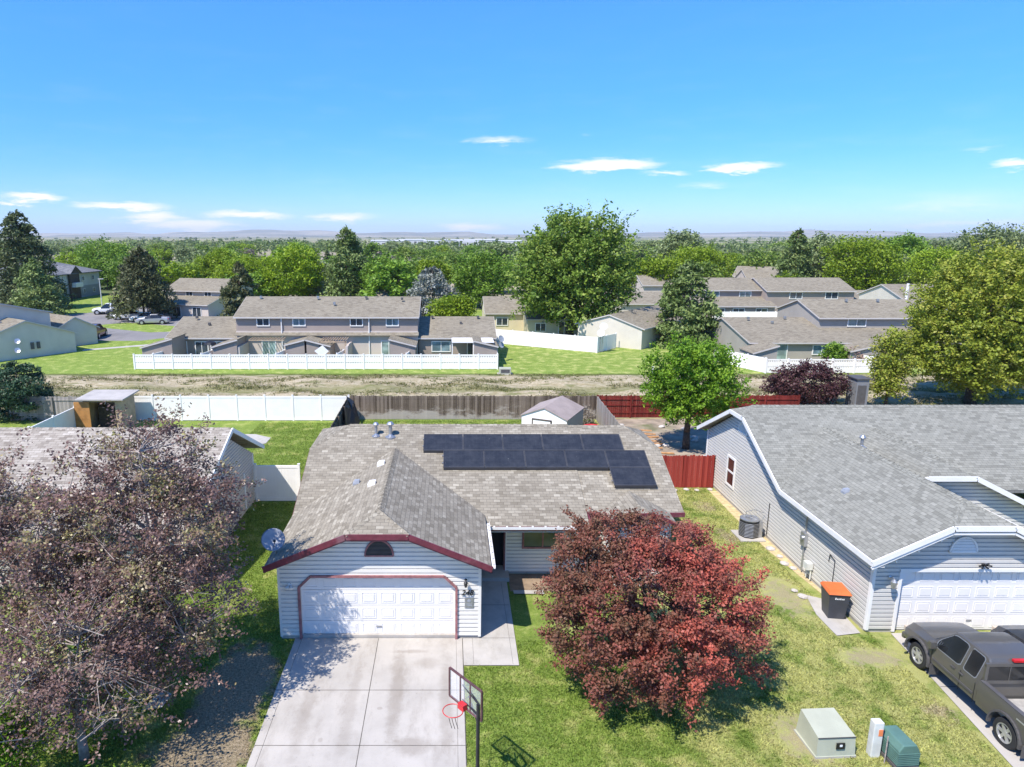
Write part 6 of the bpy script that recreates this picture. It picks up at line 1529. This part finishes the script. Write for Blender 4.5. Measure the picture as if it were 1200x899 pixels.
# grey shed behind the right roof
d_ = root('tall_shed', (30.3,49.4,0), 'narrow grey shed between the plum tree and the thin tree', 'shed'); MB().box(29.8,30.7,48.8,50.0,0,2.35).build('wall', solid('shed_slate', (.20,.205,.22), .7, .06, 1), d_); MB().box(29.7,30.85,48.7,50.1,2.35,2.42).build('roof', M['plastic_grey'], d_); MB().box(29.9,30.5,48.76,48.8,.1,1.9).build('door', M['plastic_grey'], d_)
LB = root('townhouse', (-44.4,71.1,0), 'pale grey-green sided building with stepped gables at the left edge', 'townhouse', None, R(-35.6), True)
SP = M['siding_pale']
unit(LB, -15,0, -4.9,4.9, 2.25,3.95, SP, over=.3); unit(LB, -17,-4.2, -5.6,4.4, 4.25,5.55, SP, over=.3); unit(LB, -11,-4.0, 4.5,9.4, 2.1,3.4, SP, over=.3)
for y in (.4,1.0): MB().box(.02,.16,y-.15,y+.15,.9,1.6).build('electric_meter', M['plastic_grey'], LB)
for x in (-3,-5,-7,-9): rvent(LB, x, -1.2, 3.6)
for k, (y, z, lb) in enumerate(((-1.2,2.0,'upper white dish on the pale building at the left edge'),(-1.3,1.05,'lower white dish on the pale building at the left edge'))):
    d_ = root('satellite_dish', (-44.4+.3*.81+y*.58, 71.1-.3*.58+y*.81, z), lb, 'satellite dish'); c_ = Vector(d_.location)
    MB().lathe(c_+Vector((.25,-.2,0)),(.3,-.8,.4),[(.02,-.05),(.16,-.02),(.28,.03),(.16,0),(.02,-.03)],16).build('reflector', M['steel'], d_); MB().tube(c_-Vector((.22,-.15,0)), c_+Vector((.25,-.2,0)), .04).build('mast', M['steel'], d_)
AP = root('apartment_block', (-84,144,0), 'two-storey pale grey apartment block with a blue-grey hip roof and dark entry gable', 'apartment building')
w = MB(); w.box(-94,-77,128,151.5,0,5.2); w.build('wall', solid('apartment_wall', (.60,.58,.56), .8, .05, .6), AP)
MB().box(-77.0,-76.9,128,151.5,0,2.4).build('lower_wall', solid('apartment_base', (.36,.35,.34), .8, .05, .6), AP)
rf = MB(); 
slab(rf, [(-76.4,127.4,5.15),(-76.4,152.1,5.15),(-85.5,144,8.0),(-85.5,136,8.0)],.15); slab(rf, [(-94.6,127.4,5.15),(-76.4,127.4,5.15),(-85.5,136,8.0)],.15); slab(rf, [(-76.4,152.1,5.15),(-94.6,152.1,5.15),(-85.5,144,8.0)],.15); slab(rf, [(-94.6,152.1,5.15),(-94.6,127.4,5.15),(-85.5,136,8.0),(-85.5,144,8.0)],.15)
slab(rf, [(-76.0,138.4,5.2),(-76.0,140.6,6.7),(-82,140.6,6.7),(-78,138.4,5.2)],.12); slab(rf, [(-76.0,142.8,5.2),(-78,142.8,5.2),(-82,140.6,6.7),(-76.0,140.6,6.7)],.12)
rf.build('roof', M['shingle_dark'], AP)
MB().prism([(-76.8,138.8,0),(-76.8,142.4,0),(-76.8,142.4,5.2),(-76.8,140.6,6.5),(-76.8,138.8,5.2)], (.35,0,0)).build('entry_gable', M['bark'], AP)
MB().box(-76.4,-75.6,139.2,142.0,2.4,3.3).build('balcony', M['trim_white'], AP)
for y in (131.5,135.5,144.6,148.6):
    for z in (1.3,3.9): window(AP, (-76.88,y,z), (0,1,0), (1,0,0), .9, 1.0, M['trim_white'], M['glass'], 'v', .08)
TE = root('townhouse', (-41,112,0), 'small two-storey townhouse with two brown roofs beside the brownish spruce', 'townhouse', None, R(-14), True)
unit(TE, -5.5,5.2, -1.0,8.0, 4.0,5.6, M['stucco_light']); unit(TE, -6.0,5.0, -5.2,-.9, 2.2,3.1, M['stucco_light'], ridge_off=1.9)
for x in (-4,-1,2.4): facewin(TE, x, 3.45, 1.3,.8, -1.03)
for x in (-3.8,-.6,3.0): facewin(TE, x, 1.0, 1.6,1.6, -5.23)
TF = root('townhouse', (-8,116,0), 'low brown-roofed house with a white end wall behind the long townhouse ridge', 'townhouse'); unit(TF, -12.0,-3.0, 112,120, 2.9,4.5, M['vinyl'])
TG = root('townhouse', (-52,150,0), 'low brown house beyond the street at the left', 'house'); unit(TG, -62,-50, 156,164, 2.8,4.4, solid('brick_brown', (.22,.12,.08), .8, .1, 1))
lpst = root('street_lamp', (-62,121,0), 'white street lamp pole in front of the apartment block', 'street lamp'); MB().tube((-60.5,119,0),(-60.5,119,5.4),.10,.06).build('pole', M['post_white'], lpst); MB().box(-60.7,-59.8,118.9,119.1,5.3,5.4).build('lamp_head', M['post_white'], lpst)
# small far houses: one built, copied with its parts
hp = root('distant_house', (0,0,0), 'small brown-roofed house among the trees beyond the townhouses', 'house', 'houses among the distant trees', 0, True)
unit(hp, -6,6,-4,4,2.9,4.7,M['stucco_light']); facewin(hp,-3,1.6,1.5,1.1,-4.02); facewin(hp,2.5,1.6,1.8,1.1,-4.02)
rh = random.Random(12); first = True
for i in range(26):
    y = rh.uniform(150, 420); x = rh.uniform(-.62, .70)*y
    if -25 < x < 25 and y < 160: x += 45
    o = hp if first else copy_tree(hp); first = False
    o.location = (x, y, 0); o.rotation_euler[2] = rh.uniform(-.7,.7); s = rh.uniform(.9,1.25); o.scale = (s,s,s)
wp = root('warehouse', (0,0,0), 'long pale industrial building on the plain before the hills', 'warehouse', 'industrial buildings before the hills', 0, True)
MB().box(-26,26,-12,12,0,6.5).build('wall', solid('warehouse_wall', (.56,.55,.54), .6, .06, .05), wp)
rf = MB(); slab(rf, [(-26.5,-12.5,6.5),(26.5,-12.5,6.5),(26.5,0,8),(-26.5,0,8)],.3); slab(rf, [(-26.5,.01,8),(26.5,.01,8),(26.5,12.5,6.5),(-26.5,12.5,6.5)],.3); rf.build('roof', solid('warehouse_roof', (.48,.48,.48), .5, .05, .05), wp)
d_ = MB()
for x in (-18,-6,6,18): d_.box(x-2.2,x+2.2,-12.1,-12,0,4)
d_.build('loading_doors', M['plastic_grey'], wp)
first = True
for x, y, s, r in ((-78,880,.8,0),(-22,930,.5,.1),(22,860,.5,0),(80,920,.6,-.1),(45,1050,.9,0),(-60,1110,.8,.1),(5,1120,.6,.2),(150,1100,.7,0)):
    o = wp if first else copy_tree(wp); first = False
    o.location = (x,y,0); o.rotation_euler[2] = r; o.scale = (s, s*.9, .75+.3*s)

# ------------------------------------------------------------------ camera, light, sky, air
cam = bpy.data.cameras.new('camera'); co = bpy.data.objects.new('camera', cam); COL.objects.link(co); SC.camera = co
co.location = (0,0,12.6); co.rotation_euler = (R(90-12.2),0,0)
cam.lens = 24; cam.sensor_width = 36; cam.sensor_fit = 'HORIZONTAL'; cam.shift_x = 73/1200.; cam.clip_start = .2; cam.clip_end = 60000
EL, AZ = 56., 225.
sd_ = Vector((math.sin(R(AZ))*math.cos(R(EL)), math.cos(R(AZ))*math.cos(R(EL)), math.sin(R(EL))))
sun = bpy.data.lights.new('sun', 'SUN'); sun.energy = 4.4; sun.angle = R(.53); sun.color = (1,.94,.855)
so_ = bpy.data.objects.new('sun', sun); COL.objects.link(so_); so_.rotation_euler = (-sd_).to_track_quat('-Z','Y').to_euler(); so_.location = (-30,-30,60)
wd = bpy.data.worlds.new('World'); SC.world = wd; wd.use_nodes = True; nt = wd.node_tree; nt.nodes.clear()
out = nt.nodes.new('ShaderNodeOutputWorld'); bg = nt.nodes.new('ShaderNodeBackground'); bg.inputs[1].default_value = SKY_S = .15
sky = nt.nodes.new('ShaderNodeTexSky'); sky.sky_type = 'NISHITA'; sky.sun_disc = False; sky.sun_elevation = R(EL); sky.sun_rotation = R(AZ); sky.altitude = 750; sky.air_density = 1.0; sky.dust_density = .35; sky.ozone_density = 2.5
hs = nt.nodes.new('ShaderNodeHueSaturation'); hs.inputs['Saturation'].default_value = 1.25; hs.inputs['Value'].default_value = 1.04; tc = nt.nodes.new('ShaderNodeTexCoord'); sx = nt.nodes.new('ShaderNodeSeparateXYZ'); L(nt, tc.outputs['Generated'], sx.inputs[0])
az = mth(nt, 'ARCTAN2', sx.outputs[0], sx.outputs[1]); el = mth(nt, 'ARCSINE', sx.outputs[2])
L(nt, mixc(nt, 1., sky.outputs[0], mixc(nt, smooth(nt, el, .0, .36), (.46,.59,.93), (.86,.93,1.10)), 'MULTIPLY'), hs.inputs['Color'])
cb = nt.nodes.new('ShaderNodeCombineXYZ'); L(nt, az, cb.inputs[0]); L(nt, el, cb.inputs[1])
nz = noise(nt, scaled(nt, cb.outputs[0], (1, 5.5, 1)), 9., 7, .6); nz2 = noise(nt, scaled(nt, cb.outputs[0], (1, 4.5, 1)), 30., 5, .65)
def az_el(u, v):
    x = (u-527)/800.; y = -(v-449.5)/800.; P_ = R(12.2)
    d = Vector((x, math.cos(P_)+y*math.sin(P_), -math.sin(P_)+y*math.cos(P_))).normalized()
    return math.atan2(d.x, d.y), math.asin(d.z)
azw = mth(nt, 'ADD', az, mth(nt, 'MULTIPLY', mth(nt, 'SUBTRACT', nz, .5), .10))
elw = mth(nt, 'ADD', el, mth(nt, 'ADD', mth(nt, 'MULTIPLY', mth(nt, 'SUBTRACT', nz2, .5), .018), mth(nt, 'MULTIPLY', mth(nt, 'SUBTRACT', nz, .5), .02)))
tot = None
for u, v, w_, h_, a_ in ((33,232,46,6,1),(143,243,62,6,1),(180,254,48,6.5,.9),(228,265,60,8,1),(296,252,50,7,1),(398,255,46,5,.8),(358,273,42,5,.6),(547,267,46,5.5,.9),(586,164,42,6,.55),(712,193,74,7.5,1),(776,204,36,5,.7),(874,195,48,5.5,.85),(826,217,46,5,.4),(1184,193,36,7,1),(686,157,20,4,.25),(1120,238,190,24,.30),(950,205,90,14,.2),(1160,173,30,5,.3),(1150,262,120,6,.5),(40,222,40,4,.2)):
    a0, e0 = az_el(u, v); a1, _ = az_el(u+w_*1.3, v); _, e1 = az_el(u, v-h_*1.45)
    q_ = mth(nt, 'SQRT', mth(nt, 'ADD', mth(nt, 'POWER', mth(nt, 'DIVIDE', mth(nt, 'SUBTRACT', azw, a0), abs(a1-a0)), 2.), mth(nt, 'POWER', mth(nt, 'DIVIDE', mth(nt, 'SUBTRACT', elw, e0), abs(e1-e0)), 2.)))
    mk_ = mth(nt, 'MULTIPLY', mth(nt, 'SUBTRACT', 1., q_, None, True), a_)
    tot = mk_ if tot is None else mth(nt, 'MAXIMUM', tot, mk_)
cl = mth(nt, 'ADD', mth(nt, 'MULTIPLY', tot, 1.25), mth(nt, 'MULTIPLY', mth(nt, 'ADD', mth(nt, 'MULTIPLY', mth(nt, 'SUBTRACT', nz, .5), 1.6), mth(nt, 'MULTIPLY', mth(nt, 'SUBTRACT', nz2, .5), .7)), mth(nt, 'MULTIPLY', mth(nt, 'MINIMUM', tot, .4), 2.2)))
fac = mth(nt, 'MULTIPLY', smooth(nt, cl, .12, 1.0), .95)
thin = mth(nt, 'MULTIPLY', smooth(nt, nz, .45, .9), mth(nt, 'MULTIPLY', smooth(nt, el, .35, .05), .08))
col = mixc(nt, mth(nt, 'MAXIMUM', fac, thin), hs.outputs[0], (5.8, 5.4, 5.65))
L(nt, col, bg.inputs[0]); L(nt, bg.outputs[0], out.inputs[0])
hz = bpy.data.materials.new('haze'); hz.use_nodes = True; nt = hz.node_tree; nt.nodes.clear()
out = nt.nodes.new('ShaderNodeOutputMaterial'); pv = nt.nodes.new('ShaderNodeVolumePrincipled'); pv.inputs['Density'].default_value = 8.5e-5; pv.inputs['Color'].default_value = (.86,.93,1,1); pv.inputs['Anisotropy'].default_value = 0
L(nt, pv.outputs[0], out.inputs['Volume'])
if True:
    hb_ = MB().box(-15800,15800,-2800,15000,-1.5,190); o = hb_.build('haze', hz); tag(o, 'thin pale blue haze over the whole plain', 'haze', kind='stuff')
SC.view_settings.view_transform = 'Standard'; SC.view_settings.look = 'None'; SC.view_settings.gamma = 1; SC.view_settings.use_curve_mapping = False
SC.view_settings.exposure = .66
SC.cycles.max_bounces = 6; SC.cycles.transparent_max_bounces = 12; SC.cycles.volume_bounces = 0; SC.cycles.diffuse_bounces = 3; SC.cycles.glossy_bounces = 2
